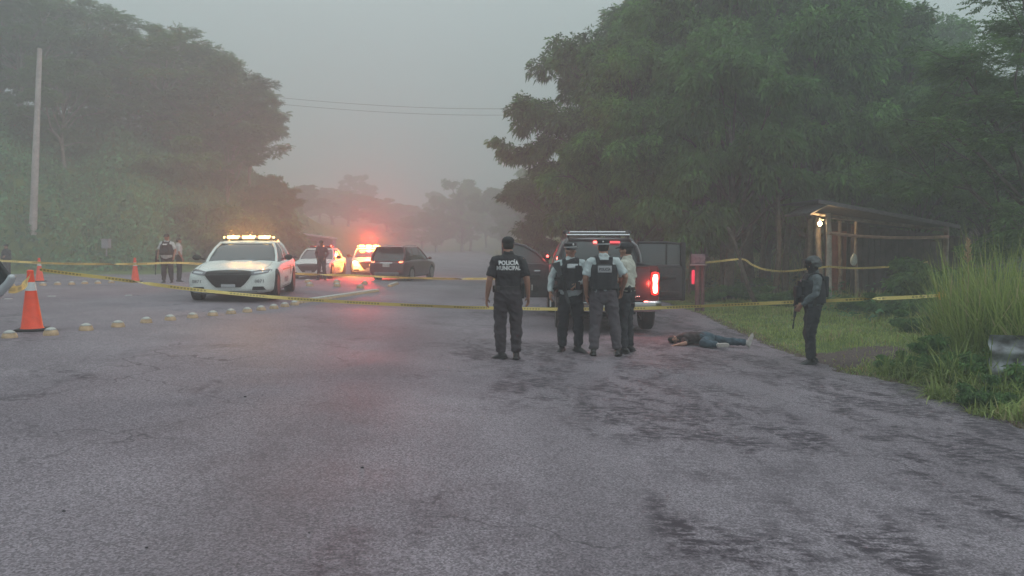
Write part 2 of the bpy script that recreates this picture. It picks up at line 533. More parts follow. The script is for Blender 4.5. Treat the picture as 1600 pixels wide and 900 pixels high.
# ------------------------------------------------------------------ setting materials
def asphalt_mat():
    m = bpy.data.materials.new('asphalt'); m.use_nodes = True
    nt = m.node_tree; N = nt.nodes.new; L = nt.links.new
    b = nt.nodes['Principled BSDF']
    tc = N('ShaderNodeTexCoord')
    def noise_(scale, detail=4, rough=0.55, vec=None, dist=0.0):
        n = N('ShaderNodeTexNoise'); n.inputs['Scale'].default_value = scale; n.inputs['Detail'].default_value = detail
        n.inputs['Roughness'].default_value = rough; n.inputs['Distortion'].default_value = dist
        L(vec or tc.outputs['Object'], n.inputs['Vector']); return n.outputs['Fac']
    def ramp(v, a, b_, lo=0.0, hi=1.0):
        r = N('ShaderNodeMapRange'); r.inputs['From Min'].default_value = a; r.inputs['From Max'].default_value = b_
        r.inputs['To Min'].default_value = lo; r.inputs['To Max'].default_value = hi; r.interpolation_type = 'SMOOTHSTEP'
        L(v, r.inputs['Value']); return r.outputs[0]
    def math_(op, a, c):
        n = N('ShaderNodeMath'); n.operation = op
        for i, x in enumerate((a, c)):
            if isinstance(x, (int, float)): n.inputs[i].default_value = x
            else: L(x, n.inputs[i])
        return n.outputs[0]
    def mix(fac, a, c, mode='MIX'):
        n = N('ShaderNodeMix'); n.data_type = 'RGBA'; n.blend_type = mode
        if isinstance(fac, (int, float)): n.inputs['Factor'].default_value = fac
        else: L(fac, n.inputs['Factor'])
        for k, x in (('A', a), ('B', c)):
            if isinstance(x, tuple): n.inputs[k].default_value = (*x, 1)
            else: L(x, n.inputs[k])
        return n.outputs['Result']
    big = ramp(noise_(0.22, 5), 0.3, 0.7)
    c = mix(big, (0.180, 0.152, 0.176), (0.262, 0.225, 0.256))
    mid = ramp(noise_(1.6, 6, 0.6), 0.3, 0.72)
    c = mix(mid, mix(1.0, c, (0.84, 0.83, 0.84), 'MULTIPLY'), c)
    # loose aggregate: pale and dark stones
    vo = N('ShaderNodeTexVoronoi'); vo.inputs['Scale'].default_value = 85; L(tc.outputs['Object'], vo.inputs['Vector'])
    bw = N('ShaderNodeRGBToBW'); L(vo.outputs['Color'], bw.inputs[0])
    st = ramp(bw.outputs[0], 0.15, 0.85, 0.62, 1.36)
    fine = ramp(noise_(55, 3, 0.7), 0.25, 0.75, 0.72, 1.28)
    sp = math_('MULTIPLY', st, fine)
    cmb = N('ShaderNodeCombineColor'); [L(sp, cmb.inputs[i]) for i in range(3)]
    c = mix(1.0, c, cmb.outputs[0], 'MULTIPLY')
    chips = ramp(noise_(120, 1, 0.5), 0.71, 0.76)
    c = mix(math_('MULTIPLY', chips, 0.6), c, (0.55, 0.53, 0.55))
    # worn places where the old binder shows, streaked along the traffic
    mp = N('ShaderNodeMapping'); mp.inputs['Rotation'].default_value = (0, 0, R(-28)); mp.inputs['Scale'].default_value = (1.15, 0.5, 1)
    L(tc.outputs['Object'], mp.inputs['Vector'])
    zone = noise_(0.55, 3, 0.5, mp.outputs[0], 0.6)
    sep = N('ShaderNodeSeparateXYZ'); L(tc.outputs['Object'], sep.inputs[0])
    east = ramp(sep.outputs['X'], -2.6, 1.6, -0.11, 0.10)
    far = ramp(sep.outputs['Y'], 9, 16, 0.0, -0.03)
    z = ramp(math_('ADD', math_('ADD', zone, east), far), 0.465, 0.60)
    mp2 = N('ShaderNodeMapping'); mp2.inputs['Rotation'].default_value = (0, 0, R(-28)); mp2.inputs['Scale'].default_value = (2.6, 1.5, 1)
    L(tc.outputs['Object'], mp2.inputs['Vector'])
    scr = ramp(noise_(1.3, 11, 0.76, mp2.outputs[0], 0.5), 0.485, 0.565)
    mp4 = N('ShaderNodeMapping'); mp4.inputs['Rotation'].default_value = (0, 0, R(-14)); mp4.inputs['Scale'].default_value = (6.5, 15, 1)
    L(tc.outputs['Object'], mp4.inputs['Vector'])
    strokes = ramp(noise_(1.0, 9, 0.74, mp4.outputs[0], 0.3), 0.43, 0.54)
    scr = math_('MULTIPLY', ramp(noise_(1.0, 8, 0.7, mp2.outputs[0], 0.4), 0.42, 0.56), strokes)
    worn = math_('MULTIPLY', z, scr)
    # dark blotches on the near-left crown of the road
    mp3 = N('ShaderNodeMapping'); mp3.inputs['Location'].default_value = (4.2, 1.3, 0); mp3.inputs['Scale'].default_value = (0.5, 0.42, 1)
    L(tc.outputs['Object'], mp3.inputs['Vector'])
    blot = math_('MULTIPLY', ramp(noise_(0.9, 7, 0.72, mp3.outputs[0], 0.8), 0.53, 0.68), ramp(strokes, 0.0, 1.0, 0.35, 1.0))
    band = math_('MULTIPLY', ramp(sep.outputs['Y'], 8.5, 11.5), ramp(sep.outputs['Y'], 19, 15))
    worn = math_('MAXIMUM', worn, math_('MULTIPLY', math_('MULTIPLY', blot, band), 0.9))
    c = mix(math_('MULTIPLY', worn, 0.95), c, (0.045, 0.034, 0.046))
    # two long, faintly darker wheel lanes
    wv = math_('ADD', sep.outputs['X'], math_('MULTIPLY', noise_(0.18, 2), 1.2))
    lane = math_('MAXIMUM', math_('MULTIPLY', ramp(wv, -1.75, -1.25), ramp(wv, -0.45, -0.95)), math_('MULTIPLY', ramp(wv, 0.55, 1.0), ramp(wv, 1.9, 1.3)))
    c = mix(math_('MULTIPLY', lane, 0.20), c, (0.06, 0.05, 0.06))
    # cracks
    vc = N('ShaderNodeTexVoronoi'); vc.feature = 'DISTANCE_TO_EDGE'; vc.inputs['Scale'].default_value = 0.55
    dv = N('ShaderNodeTexNoise'); dv.inputs['Scale'].default_value = 2.5; dv.inputs['Detail'].default_value = 5; L(tc.outputs['Object'], dv.inputs['Vector'])
    av = N('ShaderNodeVectorMath'); av.operation = 'MULTIPLY_ADD'; L(dv.outputs['Color'], av.inputs[0]); av.inputs[1].default_value = (0.9, 0.9, 0); L(tc.outputs['Object'], av.inputs[2])
    L(av.outputs[0], vc.inputs['Vector'])
    crk = math_('MULTIPLY', ramp(vc.outputs['Distance'], 0.012, 0.002), ramp(noise_(0.35, 2), 0.50, 0.6))
    c = mix(math_('MULTIPLY', crk, 0.7), c, (0.05, 0.04, 0.05))
    # damp lane further up the road
    L(c, b.inputs['Base Color'])
    rg = ramp(noise_(0.4, 4), 0.3, 0.7, 0.66, 0.84)
    L(rg, b.inputs['Roughness'])
    b.inputs['Specular IOR Level'].default_value = 0.26
    hgt = math_('ADD', math_('MULTIPLY', sp, 0.5), math_('MULTIPLY', worn, -0.45))
    bp = N('ShaderNodeBump'); bp.inputs['Strength'].default_value = 0.55; bp.inputs['Distance'].default_value = 0.008
    L(hgt, bp.inputs['Height']); L(bp.outputs[0], b.inputs['Normal'])
    return m

def ground_mat():
    m = bpy.data.materials.new('soil'); m.use_nodes = True
    nt = m.node_tree; N = nt.nodes.new; L = nt.links.new
    b = nt.nodes['Principled BSDF']; tc = N('ShaderNodeTexCoord')
    n1 = N('ShaderNodeTexNoise'); n1.inputs['Scale'].default_value = 1.3; n1.inputs['Detail'].default_value = 8; n1.inputs['Roughness'].default_value = 0.65
    n2 = N('ShaderNodeTexNoise'); n2.inputs['Scale'].default_value = 24; n2.inputs['Detail'].default_value = 5; n2.inputs['Roughness'].default_value = 0.7
    L(tc.outputs['Object'], n1.inputs['Vector']); L(tc.outputs['Object'], n2.inputs['Vector'])
    g = N('ShaderNodeValToRGB'); g.color_ramp.elements[0].color = (0.07, 0.11, 0.035, 1); g.color_ramp.elements[1].color = (0.18, 0.23, 0.075, 1)
    g.color_ramp.elements[0].position = 0.35; g.color_ramp.elements[1].position = 0.7
    L(n1.outputs['Fac'], g.inputs['Fac'])
    d = N('ShaderNodeValToRGB'); d.color_ramp.elements[0].color = (0.055, 0.038, 0.04, 1); d.color_ramp.elements[1].color = (0.17, 0.125, 0.115, 1)
    d.color_ramp.elements[0].position = 0.35; d.color_ramp.elements[1].position = 0.7
    L(n2.outputs['Fac'], d.inputs['Fac'])
    a = N('ShaderNodeAttribute'); a.attribute_name = 'bare'
    ad = N('ShaderNodeMath'); ad.operation = 'MULTIPLY_ADD'; L(n1.outputs['Fac'], ad.inputs[0]); ad.inputs[1].default_value = 0.8; L(a.outputs['Fac'], ad.inputs[2])
    mr = N('ShaderNodeMapRange'); mr.inputs['From Min'].default_value = 0.72; mr.inputs['From Max'].default_value = 0.95
    L(ad.outputs[0], mr.inputs['Value'])
    mx = N('ShaderNodeMix'); mx.data_type = 'RGBA'; L(mr.outputs[0], mx.inputs['Factor']); L(g.outputs[0], mx.inputs['A']); L(d.outputs[0], mx.inputs['B'])
    L(mx.outputs['Result'], b.inputs['Base Color']); b.inputs['Roughness'].default_value = 0.9; b.inputs['Specular IOR Level'].default_value = 0.2
    bp = N('ShaderNodeBump'); bp.inputs['Strength'].default_value = 0.8; bp.inputs['Distance'].default_value = 0.03
    L(n2.outputs['Fac'], bp.inputs['Height']); L(bp.outputs[0], b.inputs['Normal'])
    return m

M_asphalt = asphalt_mat()
M_soil = ground_mat()
M_grass = foliage_mat('grass_blades', (0.08, 0.12, 0.034), (0.36, 0.43, 0.13), 0.3, 1.4, (0.38, 0.30, 0.16))
M_tallgrass = foliage_mat('tall_grass_blades', (0.12, 0.18, 0.05), (0.38, 0.45, 0.15), 0.35, 1.5, (0.46, 0.40, 0.22))
M_vine = foliage_mat('vine_leaves', (0.012, 0.05, 0.026), (0.15, 0.33, 0.145), 0.3, 0.35)
M_leaf_broad = foliage_mat('broad_leaves', (0.010, 0.032, 0.014), (0.18, 0.37, 0.10), 0.3, 0.4)
M_leaf_pinnate = foliage_mat('fine_leaves', (0.016, 0.046, 0.018), (0.18, 0.31, 0.10), 0.3, 0.35, (0.20, 0.17, 0.05))
M_leaf_fresh = foliage_mat('fresh_leaves', (0.018, 0.05, 0.02), (0.14, 0.28, 0.085), 0.35, 0.5)
M_leaf_yellow = foliage_mat('yellowish_leaves', (0.045, 0.06, 0.02), (0.26, 0.27, 0.075), 0.35, 0.5)
M_leaf_feather = foliage_mat('feather_leaves', (0.04, 0.085, 0.03), (0.19, 0.34, 0.11), 0.4, 0.6)
M_bark = mat('bark', (0.105, 0.085, 0.075), 0.9, var=0.5, vscale=9, bump=0.5, bscale=25)
M_palebark = mat('pale_bark', (0.26, 0.22, 0.19), 0.85, var=0.45, vscale=7, bump=0.4, bscale=22)

# ------------------------------------------------------------------ ground, road
DRIVE = [(4.6, 12.6), (5.6, 13.3), (6.6, 14.0)]
def bare_at(x, y):
    best = np.full(np.shape(x), 9.0)
    for (ax, ay), (bx, by) in zip(DRIVE[:-1], DRIVE[1:]):
        dx, dy = bx - ax, by - ay
        t = np.clip(((x - ax) * dx + (y - ay) * dy) / (dx * dx + dy * dy), 0, 1)
        best = np.minimum(best, np.hypot(x - ax - t * dx, y - ay - t * dy))
    a = 0.75 * (1 - sstep(0.25, 1.0, best))
    dr = x - xr(y)
    b = 0.55 * (1 - sstep(0.02, 0.32, np.abs(dr - 0.06)))
    f = 0.9 * sstep(9, 14, dr) * (y < 60)          # leaf litter on the forest floor
    return np.maximum(np.maximum(a, b), f)

def grid_mesh(xs, ys, fn, name):
    X, Y = np.meshgrid(xs, ys)
    Z = fn(X, Y)
    nx, ny = len(xs), len(ys)
    me = bpy.data.meshes.new(name)
    vs = np.stack([X, Y, Z], -1).reshape(-1, 3)
    i = np.arange(nx - 1)[None, :] + nx * np.arange(ny - 1)[:, None]
    fs = np.stack([i, i + 1, i + 1 + nx, i + nx], -1).reshape(-1, 4)
    n = len(fs)
    me.vertices.add(len(vs)); me.loops.add(n * 4); me.polygons.add(n)
    me.vertices.foreach_set('co', vs.astype(np.float32).ravel())
    me.loops.foreach_set('vertex_index', fs.astype(np.int32).ravel())
    me.polygons.foreach_set('loop_start', np.arange(0, n * 4, 4, dtype=np.int32))
    me.polygons.foreach_set('use_smooth', np.ones(n, bool))
    me.update(calc_edges=True)
    return me, X, Y

xs = np.concatenate([[-700, -450, -300, -200, -150], np.arange(-110, -30, 2.0), np.arange(-30, 3, 0.8), np.arange(3, 12, 0.16), np.arange(12, 30, 0.8), np.arange(30, 110, 2.5), [120, 150, 220, 350, 500, 700]])
ys = np.concatenate([[-200, -100, -50, -25], np.arange(-12, 5, 1.0), np.arange(5, 24, 0.2), np.arange(24, 60, 0.6), np.arange(60, 170, 2.5), np.arange(170, 340, 10), [360, 450, 600, 800]])
def terr_rough(x, y):
    h = terrain(x, y)
    dr = x - xr(y)
    amp = np.where(dr > 0, 0.03 * sstep(0, 0.5, dr), 0.0)
    return h + amp * (np.sin(x * 5.1 + y * 2.3) + np.sin(y * 6.3 - x * 3.1)) * 0.5 + 0.12 * (dr > 3) * sstep(6, 14, dr) * np.sin(x * 1.1) * np.cos(y * 0.9)
me, X, Y = grid_mesh(xs, ys, terr_rough, 'ground')
a = me.attributes.new('bare', 'FLOAT', 'POINT')
a.data.foreach_set('value', bare_at(X, Y).astype(np.float32).ravel())
ground = link('ground', me, M_soil, sharp=None); tag(ground, kind='structure')

rows = np.concatenate([np.arange(-15, 3, 0.6), np.arange(3, 26, 0.12), np.arange(26, 60, 0.5), np.arange(60, 240, 2.5)])
ts = np.linspace(0, 1, 90) ** 1.0
# denser towards the right edge, where the outline shows
ts = 1 - (1 - ts) ** 0.9
rv = np.zeros((len(rows), len(ts), 3))
for i, y in enumerate(rows):
    rg_ = 0.05 * math.sin(y * 7.3) + 0.04 * math.sin(y * 17.1 + 1) + 0.03 * math.sin(y * 41.0)
    a_, b_ = float(xl(y)), float(xr(y)) + rg_ * (1 if y < 40 else 0)
    x = a_ + (b_ - a_) * ts
    rv[i, :, 0] = x; rv[i, :, 1] = y; rv[i, :, 2] = G(x, y) + 0.004
nx, ny = len(ts), len(rows)
i = np.arange(nx - 1)[None, :] + nx * np.arange(ny - 1)[:, None]
fs = np.stack([i, i + 1, i + 1 + nx, i + nx], -1).reshape(-1, 4)
me = bpy.data.meshes.new('road')
me.from_pydata(rv.reshape(-1, 3).tolist(), [], fs.tolist())
me.polygons.foreach_set('use_smooth', [True] * len(me.polygons))
road = link('road', me, M_asphalt, sharp=None); tag(road, kind='structure')

# ------------------------------------------------------------------ grass and undergrowth (uncountable)
rng = np.random.default_rng(7)
def verge_points(n, y0, y1, w, dens_near=1.0):
    y = y0 + (y1 - y0) * rng.uniform(0, 1, n) ** 1.5
    d = w * rng.uniform(0, 1, n) ** 1.2
    x = xr(y) + 0.02 + d
    keep = rng.uniform(0, 1, n) > bare_at(x, y) * 1.25
    x, y = x[keep], y[keep]
    return np.stack([x, y, terr_rough(x, y) - 0.01], 1)
P = verge_points(90000, 7.0, 40, 9.0)
dr = P[:, 0] - xr(P[:, 1])
hh = 0.07 + 0.10 * sstep(0.1, 1.2, dr) * (0.6 + 0.4 * np.sin(P[:, 0] * 1.7 + P[:, 1])) + 0.16 * sstep(13.5, 11, P[:, 1]) * sstep(0.1, 0.8, dr) + 0.35 * sstep(3.4, 5.0, dr) * sstep(13, 17, P[:, 1])
hh = hh * (0.7 + 0.45 * rng.random(len(P)))
q, lv = blades(rng, P, hh, 0.008 + 0.0006 * P[:, 1], 0.45)
tag(link('verge_grass', fast_quads('verge_grass', q, len(q) // 4, lv), M_grass, sharp=None), 'short damp grass covering the right verge beside the road', 'grass', kind='stuff')

# dry litter and weeds right on the ragged asphalt edge
P = verge_points(5000, 7.2, 20, 0.35)
P[:, 0] -= 0.08
q, lv = blades(rng, P, 0.09, 0.008, 0.9)
tag(link('edge_litter', fast_quads('edge_litter', q, len(q) // 4, lv), mat('dry_litter', (0.20, 0.13, 0.09), 0.9, var=0.5, vscale=6), sharp=None), 'dry brown grass litter along the ragged asphalt edge', 'litter', kind='stuff')

# embankment cover on the left: big vine leaves with grass between
def hill_points(n):
    y = 38 + 52 * rng.random(n) ** 1.35; x = rng.uniform(-66, -16, n)
    z = terrain(x, y)
    keep = (z - G(x, y)) > 0.12
    return np.stack([x, y, z], 1)[keep]
P = hill_points(80000)
n = len(P)
tuft = 0.08 + 1.1 * rng.random(n) ** 1.6 * np.clip(0.35 + 0.8 * np.sin(P[:, 0] * 1.3 + np.sin(P[:, 1])) * np.cos(P[:, 1] * 1.1 + P[:, 0] * .4), 0.08, 1.2)
P[:, 2] += tuft
az = rng.uniform(0, 2 * np.pi, n)
D = np.stack([np.cos(az), np.sin(az) * 0.8 - 0.3, rng.uniform(-0.9, 0.3, n)], 1)
Nn = unit(np.stack([rng.normal(0, .5, n), rng.normal(-.6, .4, n), rng.uniform(.2, 1, n)], 1))
q1 = leaves(rng, P, D, Nn, rng.uniform(0.16, 0.42, n), rng.uniform(0.12, 0.30, n), 0.2)
P2 = hill_points(60000)
q2, lv2 = blades(rng, P2, rng.uniform(0.3, 0.95, len(P2)), 0.045, 0.55)
q = np.concatenate([q1, q2]); lv = np.concatenate([rng.uniform(0, .9, n), lv2])
tag(link('embankment_undergrowth', fast_quads('embankment_undergrowth', q, len(q) // 4, lv), M_vine, sharp=None), 'tangled green vines and grass covering the left embankment', 'undergrowth', kind='stuff')

# bank of grass on the right far side of the road, and forest floor plants
y = rng.uniform(38, 120, 30000); x = xr(y) + rng.uniform(0, 1, 30000) ** 1.4 * 26
P = np.stack([x, y, terrain(x, y)], 1)
q, lv = blades(rng, P, rng.uniform(0.3, 0.8, len(P)), 0.07, 0.5)
tag(link('far_bank_grass', fast_quads('far_bank_grass', q, len(q) // 4, lv), M_grass, sharp=None), 'pale grassy bank fading into fog where the road bends', 'grass', kind='stuff')

y = rng.uniform(18.5, 40, 26000); x = rng.uniform(8.2, 30, 26000)
P = np.stack([x, y, terr_rough(x, y)], 1)
P[:, 2] += rng.random(len(P)) ** 2 * 0.75 * (0.5 + 0.5 * np.sin(x * 1.3) * np.cos(y * 1.1 + x))
n = len(P); az = rng.uniform(0, 2 * np.pi, n)
D = np.stack([np.cos(az), np.sin(az), rng.uniform(-.6, .5, n)], 1)
Nn = unit(np.stack([rng.normal(0, .5, n), rng.normal(-.3, .4, n), rng.uniform(.4, 1, n)], 1))
q = leaves(rng, P, D, Nn, rng.uniform(0.1, 0.25, n), rng.uniform(0.05, 0.12, n), 0.2)
tag(link('forest_floor_weeds', fast_quads('forest_floor_weeds', q, n, rng.uniform(0, 1, n)), M_vine, sharp=None), 'low leafy weeds under the trees around the hut', 'undergrowth', kind='stuff')

# ------------------------------------------------------------------ trees
def tree_meshes(seed, H, Rad, trunk_h, kind='broad', n_lobes=16, n_leaf=4200, leaf=(0.16, 0.07), base_r=0.2, flat=1.0, low=0.15, lean=(0, 0), sag=0.35, forks=1):
    """crown of leaf sprays on real limbs. Returns (trunk mesh, crown mesh). z=0 is the foot."""
    rg = np.random.default_rng(seed); rnd = random.Random(seed)
    Hc = (H + trunk_h * (1 - low)) / 2; Rz = H - Hc
    lobes = []
    tries = 0
    while len(lobes) < n_lobes and tries < 4000:
        tries += 1
        u = rg.normal(size=3); u /= np.linalg.norm(u)
        k = rg.uniform(0.45, 0.86)
        p = np.array([u[0] * Rad * k, u[1] * Rad * k, Hc + u[2] * Rz * k])
        r = Rad * rg.uniform(0.22, 0.38)
        if all(np.linalg.norm((p - l[0]) / np.array([1, 1, 0.75])) > (r + l[1]) * 0.55 for l in lobes):
            lobes.append((p, r))
    cl = []
    for p, r in lobes:
        m = rg.integers(7, 12)
        for _ in range(m):
            u = rg.normal(size=3); u /= np.linalg.norm(u)
            q = p + u * r * rg.uniform(0.35, 1.05) * np.array([1, 1, flat * 0.8])
            cl.append((q, r * rg.uniform(0.22, 0.42)))
    # limbs
    tb = MB()
    top = V((lean[0], lean[1], trunk_h + (H - trunk_h) * 0.35))
    tr = []
    for i in range(7):
        t = i / 6
        p = V((0, 0, -0.3)).lerp(top, t) + V((math.sin(t * 5 + seed), math.cos(t * 4 + seed * 2), 0)) * 0.12 * t * (1 + H / 12)
        tr.append(p)
    tb.sweep(tr, [base_r * (1.35 if i == 0 else 1 - 0.62 * i / 6) for i in range(7)], seg=10)
    if forks > 1:
        for k in range(forks - 1):
            a = rnd.uniform(0, 6.28); o = V((math.cos(a), math.sin(a), 0))
            tb.sweep([tr[1], tr[1] + o * 0.35 + V((0, 0, trunk_h * .5)), tr[3] + o * Rad * 0.3 + V((0, 0, .4)), tr[4] + o * Rad * 0.45 + V((0, 0, 1))],
                     [base_r * .75, base_r * .62, base_r * .45, base_r * .25], seg=8)
    for p, r in lobes:
        P1 = V(p)
        t = min(0.95, max(0.35, (p[2] * 0.55) / max(top.z, 0.1)))
        s0 = tr[0].lerp(tr[-1], t); i0 = min(5, int(t * 6)); s0 = tr[i0].lerp(tr[i0 + 1], t * 6 - i0)
        m1 = s0.lerp(P1, 0.5) + V((rnd.uniform(-.3, .3), rnd.uniform(-.3, .3), rnd.uniform(0.0, 0.5)))
        rr = base_r * 0.36
        tb.sweep([s0, m1, P1], [rr, rr * 0.62, rr * 0.25], seg=6, caps='flat')
        for q, _ in [c for c in cl if np.linalg.norm(c[0] - p) < r * 1.2][:7]:
            Q = V(q); tb.sweep([m1.lerp(P1, rnd.uniform(.3, 1)), P1.lerp(Q, 0.6) + V((0, 0, .08)), Q], [rr * 0.28, rr * 0.18, rr * 0.07], seg=4, caps='flat')
    # leaves
    C = np.array([c[0] for c in cl]); CR = np.array([c[1] for c in cl])
    w = CR ** 2; w /= w.sum()
    idx = rg.choice(len(C), n_leaf, p=w)
    u = unit(rg.normal(size=(n_leaf, 3)))
    rad = CR[idx] * rg.uniform(0.3, 1.05, n_leaf)
    S = C[idx] + u * rad[:, None] * np.array([1.15, 1.15, 0.75 * flat])
    outw = unit(S - np.array([lean[0] * .5, lean[1] * .5, Hc]) ) * 0.5 + u * 0.6
    outw[:, 2] += -sag
    outw = unit(outw)
    k = 7 if kind != 'pinnate' else 9
    qs = []; lvs = []
    base_lv = rg.uniform(0, 1, n_leaf) * 0.7
    for j in range(k):
        if kind == 'broad':       # whorl of drooping leaflets at the twig end
            dd = unit(outw + rg.normal(0, 0.62, (n_leaf, 3)))
            pp = S + rg.normal(0, leaf[0] * 0.35, (n_leaf, 3))
            nn = unit(rg.normal(0, .6, (n_leaf, 3)) + np.array([0, 0, 1.0]))
            ln = leaf[0] * rg.uniform(0.7, 1.35, n_leaf); wd = leaf[1] * rg.uniform(0.7, 1.3, n_leaf)
            qs.append(leaves(rg, pp, dd, nn, ln, wd, 0.35))
        else:                      # feather: leaflets paired along a rachis held nearly flat
            ax = outw.copy(); ax[:, 2] = ax[:, 2] * 0.35 - 0.05; ax = unit(ax)
            L_ = leaf[0] * 2.2
            side = unit(np.cross(ax, np.array([0, 0, 1.0])))
            sg = 1 if j % 2 else -1
            pos = S + ax * (L_ * (j / k - 0.3))
            dd = unit(ax * 0.55 + side * sg + rg.normal(0, .16, (n_leaf, 3)))
            nn = unit(rg.normal(0, .3, (n_leaf, 3)) + np.array([0, 0, 1.0]))
            ln = leaf[0] * rg.uniform(0.8, 1.25, n_leaf); wd = leaf[1] * rg.uniform(0.8, 1.2, n_leaf)
            qs.append(leaves(rg, pos, dd, nn, ln, wd, 0.18))
        lvs.append(np.clip(base_lv + rg.uniform(0, .3, n_leaf), 0, 1))
    q = np.concatenate(qs); lv = np.concatenate(lvs)
    return tb.mesh('trunk'), fast_quads('crown', q, len(q) // 4, lv)

def new_tree(name, label, cat, group, tm, cm, leafmat, barkmat, loc, rz=0, sc=1.0):
    t = thing(name, label, cat, loc, rz, group)
    t.scale = (sc, sc, sc) if not isinstance(sc, tuple) else sc
    link('trunk', tm, barkmat, t, sharp=None)
    link('crown', cm, leafmat, t, sharp=None)
    return t

def plant_tree(proto, label, loc, rz, sc, group=None):
    t = copy_tree(proto)
    t.location = loc; t.rotation_euler = (0, 0, rz)
    t.scale = (sc, sc, sc) if not isinstance(sc, tuple) else sc
    t['label'] = label
    if group: t['group'] = group
    return t

GR = 'broad leaved trees of the forest right of the road'
GL = 'flat topped trees on the left embankment'
GF = 'trees fading into the fog beyond the vehicles'
def on_ground(px, depth, dz=0.0):
    x = (px - 800) / F * depth * (1 / math.cos(PITCH))**0
    return V((x, depth, float(terrain(x, depth)) + dz))

tmA, cmA = tree_meshes(11, 12, 4.7, 2.8, 'broad', 22, 8500, (0.24, 0.10), 0.22, 1.0, low=0.55)
tmB, cmB = tree_meshes(23, 15, 5.0, 4.5, 'broad', 24, 9000, (0.22, 0.09), 0.26, 1.0, low=0.45)
tmC, cmC = tree_meshes(37, 9, 3.6, 2.6, 'broad', 16, 6500, (0.19, 0.08), 0.16, 0.9, low=0.5)
tmP, cmP = tree_meshes(41, 10, 6.0, 4.2, 'pinnate', 26, 8500, (0.19, 0.085), 0.20, 0.62, low=0.85, sag=0.1, forks=3)
tmQ, cmQ = tree_meshes(53, 9, 5.0, 3.0, 'pinnate', 18, 6000, (0.19, 0.085), 0.18, 0.5, low=0.7, sag=0.15, forks=2)
tmN, cmN = tree_meshes(67, 7.6, 4.0, 1.8, 'pinnate', 26, 9000, (0.105, 0.045), 0.13, 0.55, low=0.4, sag=0.25, forks=3)
tmS, cmS = tree_meshes(71, 2.2, 1.5, 0.4, 'broad', 12, 2400, (0.15, 0.07), 0.05, 0.9, low=0.9)

def T(kind, label, px, depth, sc, rz, group, dz=0.0):
    tm, cm, lm, bk, nm = kind
    return new_tree(nm, label, 'tree' if nm != 'shrub' else 'shrub', group, tm, cm, lm, bk, on_ground(px, depth, dz), rz, sc)
A_ = (tmA, cmA, M_leaf_broad, M_bark, 'broadleaf_tree')
B_ = (tmB, cmB, M_leaf_broad, M_bark, 'broadleaf_tree')
C_ = (tmC, cmC, M_leaf_fresh, M_bark, 'broadleaf_tree')
P_ = (tmP, cmP, M_leaf_pinnate, M_palebark, 'acacia_tree')
Q_ = (tmQ, cmQ, M_leaf_pinnate, M_palebark, 'acacia_tree')
Y_L = (tmP, cmP, M_leaf_yellow, M_palebark, 'acacia_tree')
YQ_ = (tmQ, cmQ, M_leaf_yellow, M_palebark, 'acacia_tree')
N_ = (tmN, cmN, M_leaf_feather, M_bark, 'feathery_tree')
S_ = (tmS, cmS, M_vine, M_bark, 'shrub')

right = [
 (C_, 'small tree leaning its leaves over the hut roof from behind', 1432, 27.9, (0.72, 0.72, 0.62), 3.3),
 (A_, 'big dark tree at the left end of the forest, overhanging the road', 962, 33, (0.98, 0.98, 0.95), 0.4),
 (A_, 'dark tree whose crown drops low behind the pickup roof', 1000, 29, (0.72, 0.75, 0.78), 2.2),
 (B_, 'tall tree rising out of the top of the photo above the pickup', 1030, 36, (1.0, 1.0, 1.05), 1.0),
 (A_, 'dense green tree standing above the open rear door of the pickup', 1085, 30, (0.95, 0.95, 1.05), 3.4),
 (B_, 'tall tree with pale leaf tips between the pickup and the hut', 1170, 31, (0.98, 0.98, 1.0), 4.6),
 (C_, 'bright leaved tree hanging over the leaning bare trunk', 1140, 26.5, (1.12, 1.12, 1.2), 0.2),
 (A_, 'dark tree directly behind the lit bulb of the hut', 1265, 29, (0.95, 0.95, 1.0), 5.1),
 (C_, 'lighter green tree whose branches overhang the hut roof', 1345, 30.5, (1.25, 1.25, 1.3), 2.7),
 (B_, 'tall tree behind the middle of the hut roof', 1400, 33, (0.95, 0.95, 0.80), 0.9),
 (A_, 'tree behind the right end of the hut roof', 1480, 31, (0.9, 0.9, 0.72), 2.0),
 (B_, 'dark tree on the slope in the second row above the pickup doors', 1100, 43, (1.05, 1.05, 1.05), 3.0),
 (B_, 'hazy tree high on the slope above the hut bulb', 1215, 46, (1.15, 1.15, 1.1), 1.7),
 (A_, 'hazy dark crown on the hilltop left of the bright sky gap', 1330, 45, (1.2, 1.2, 1.18), 0.6),
 (A_, 'hazy hilltop tree in the third row above the hut', 1290, 52, (1.3, 1.3, 1.3), 4.0),
 (B_, 'faded tree at the top of the photo behind the tallest crowns', 1150, 56, (1.2, 1.2, 1.25), 5.2),
 (C_, 'small tree low in the gap between the slope trees and the feathery tree', 1500, 42, (1.3, 1.3, 0.62), 1.1),
 (A_, 'tree filling the right edge behind the feathery tree', 1620, 33, (1.0, 1.0, 0.75), 3.7),
 (A_, 'dark tree outside the right edge with limbs behind the tall grass', 1720, 27, (0.9, 0.9, 0.8), 0.8),
 (A_, 'dark understorey tree behind the wooden post with the red lamp', 1090, 36, (0.85, 0.85, 0.6), 1.5),
 (A_, 'dark understorey tree filling the gap left of the hut', 1200, 36, (0.85, 0.85, 0.6), 4.4),
 (A_, 'dark understorey tree far behind the pickup bonnet', 965, 41, (0.85, 0.85, 0.75), 2.9),
 (C_, 'small tree at the foot of the forest edge left of the pickup roof', 880, 42, (1.1, 1.1, 0.85), 5.5),
 (A_, 'dark understorey tree behind the back wall of the hut', 1330, 37, (1.0, 1.0, 0.6), 3.9),
 (A_, 'dark understorey tree behind the right corner of the hut', 1470, 38, (1.0, 1.0, 0.6), 0.3),
]
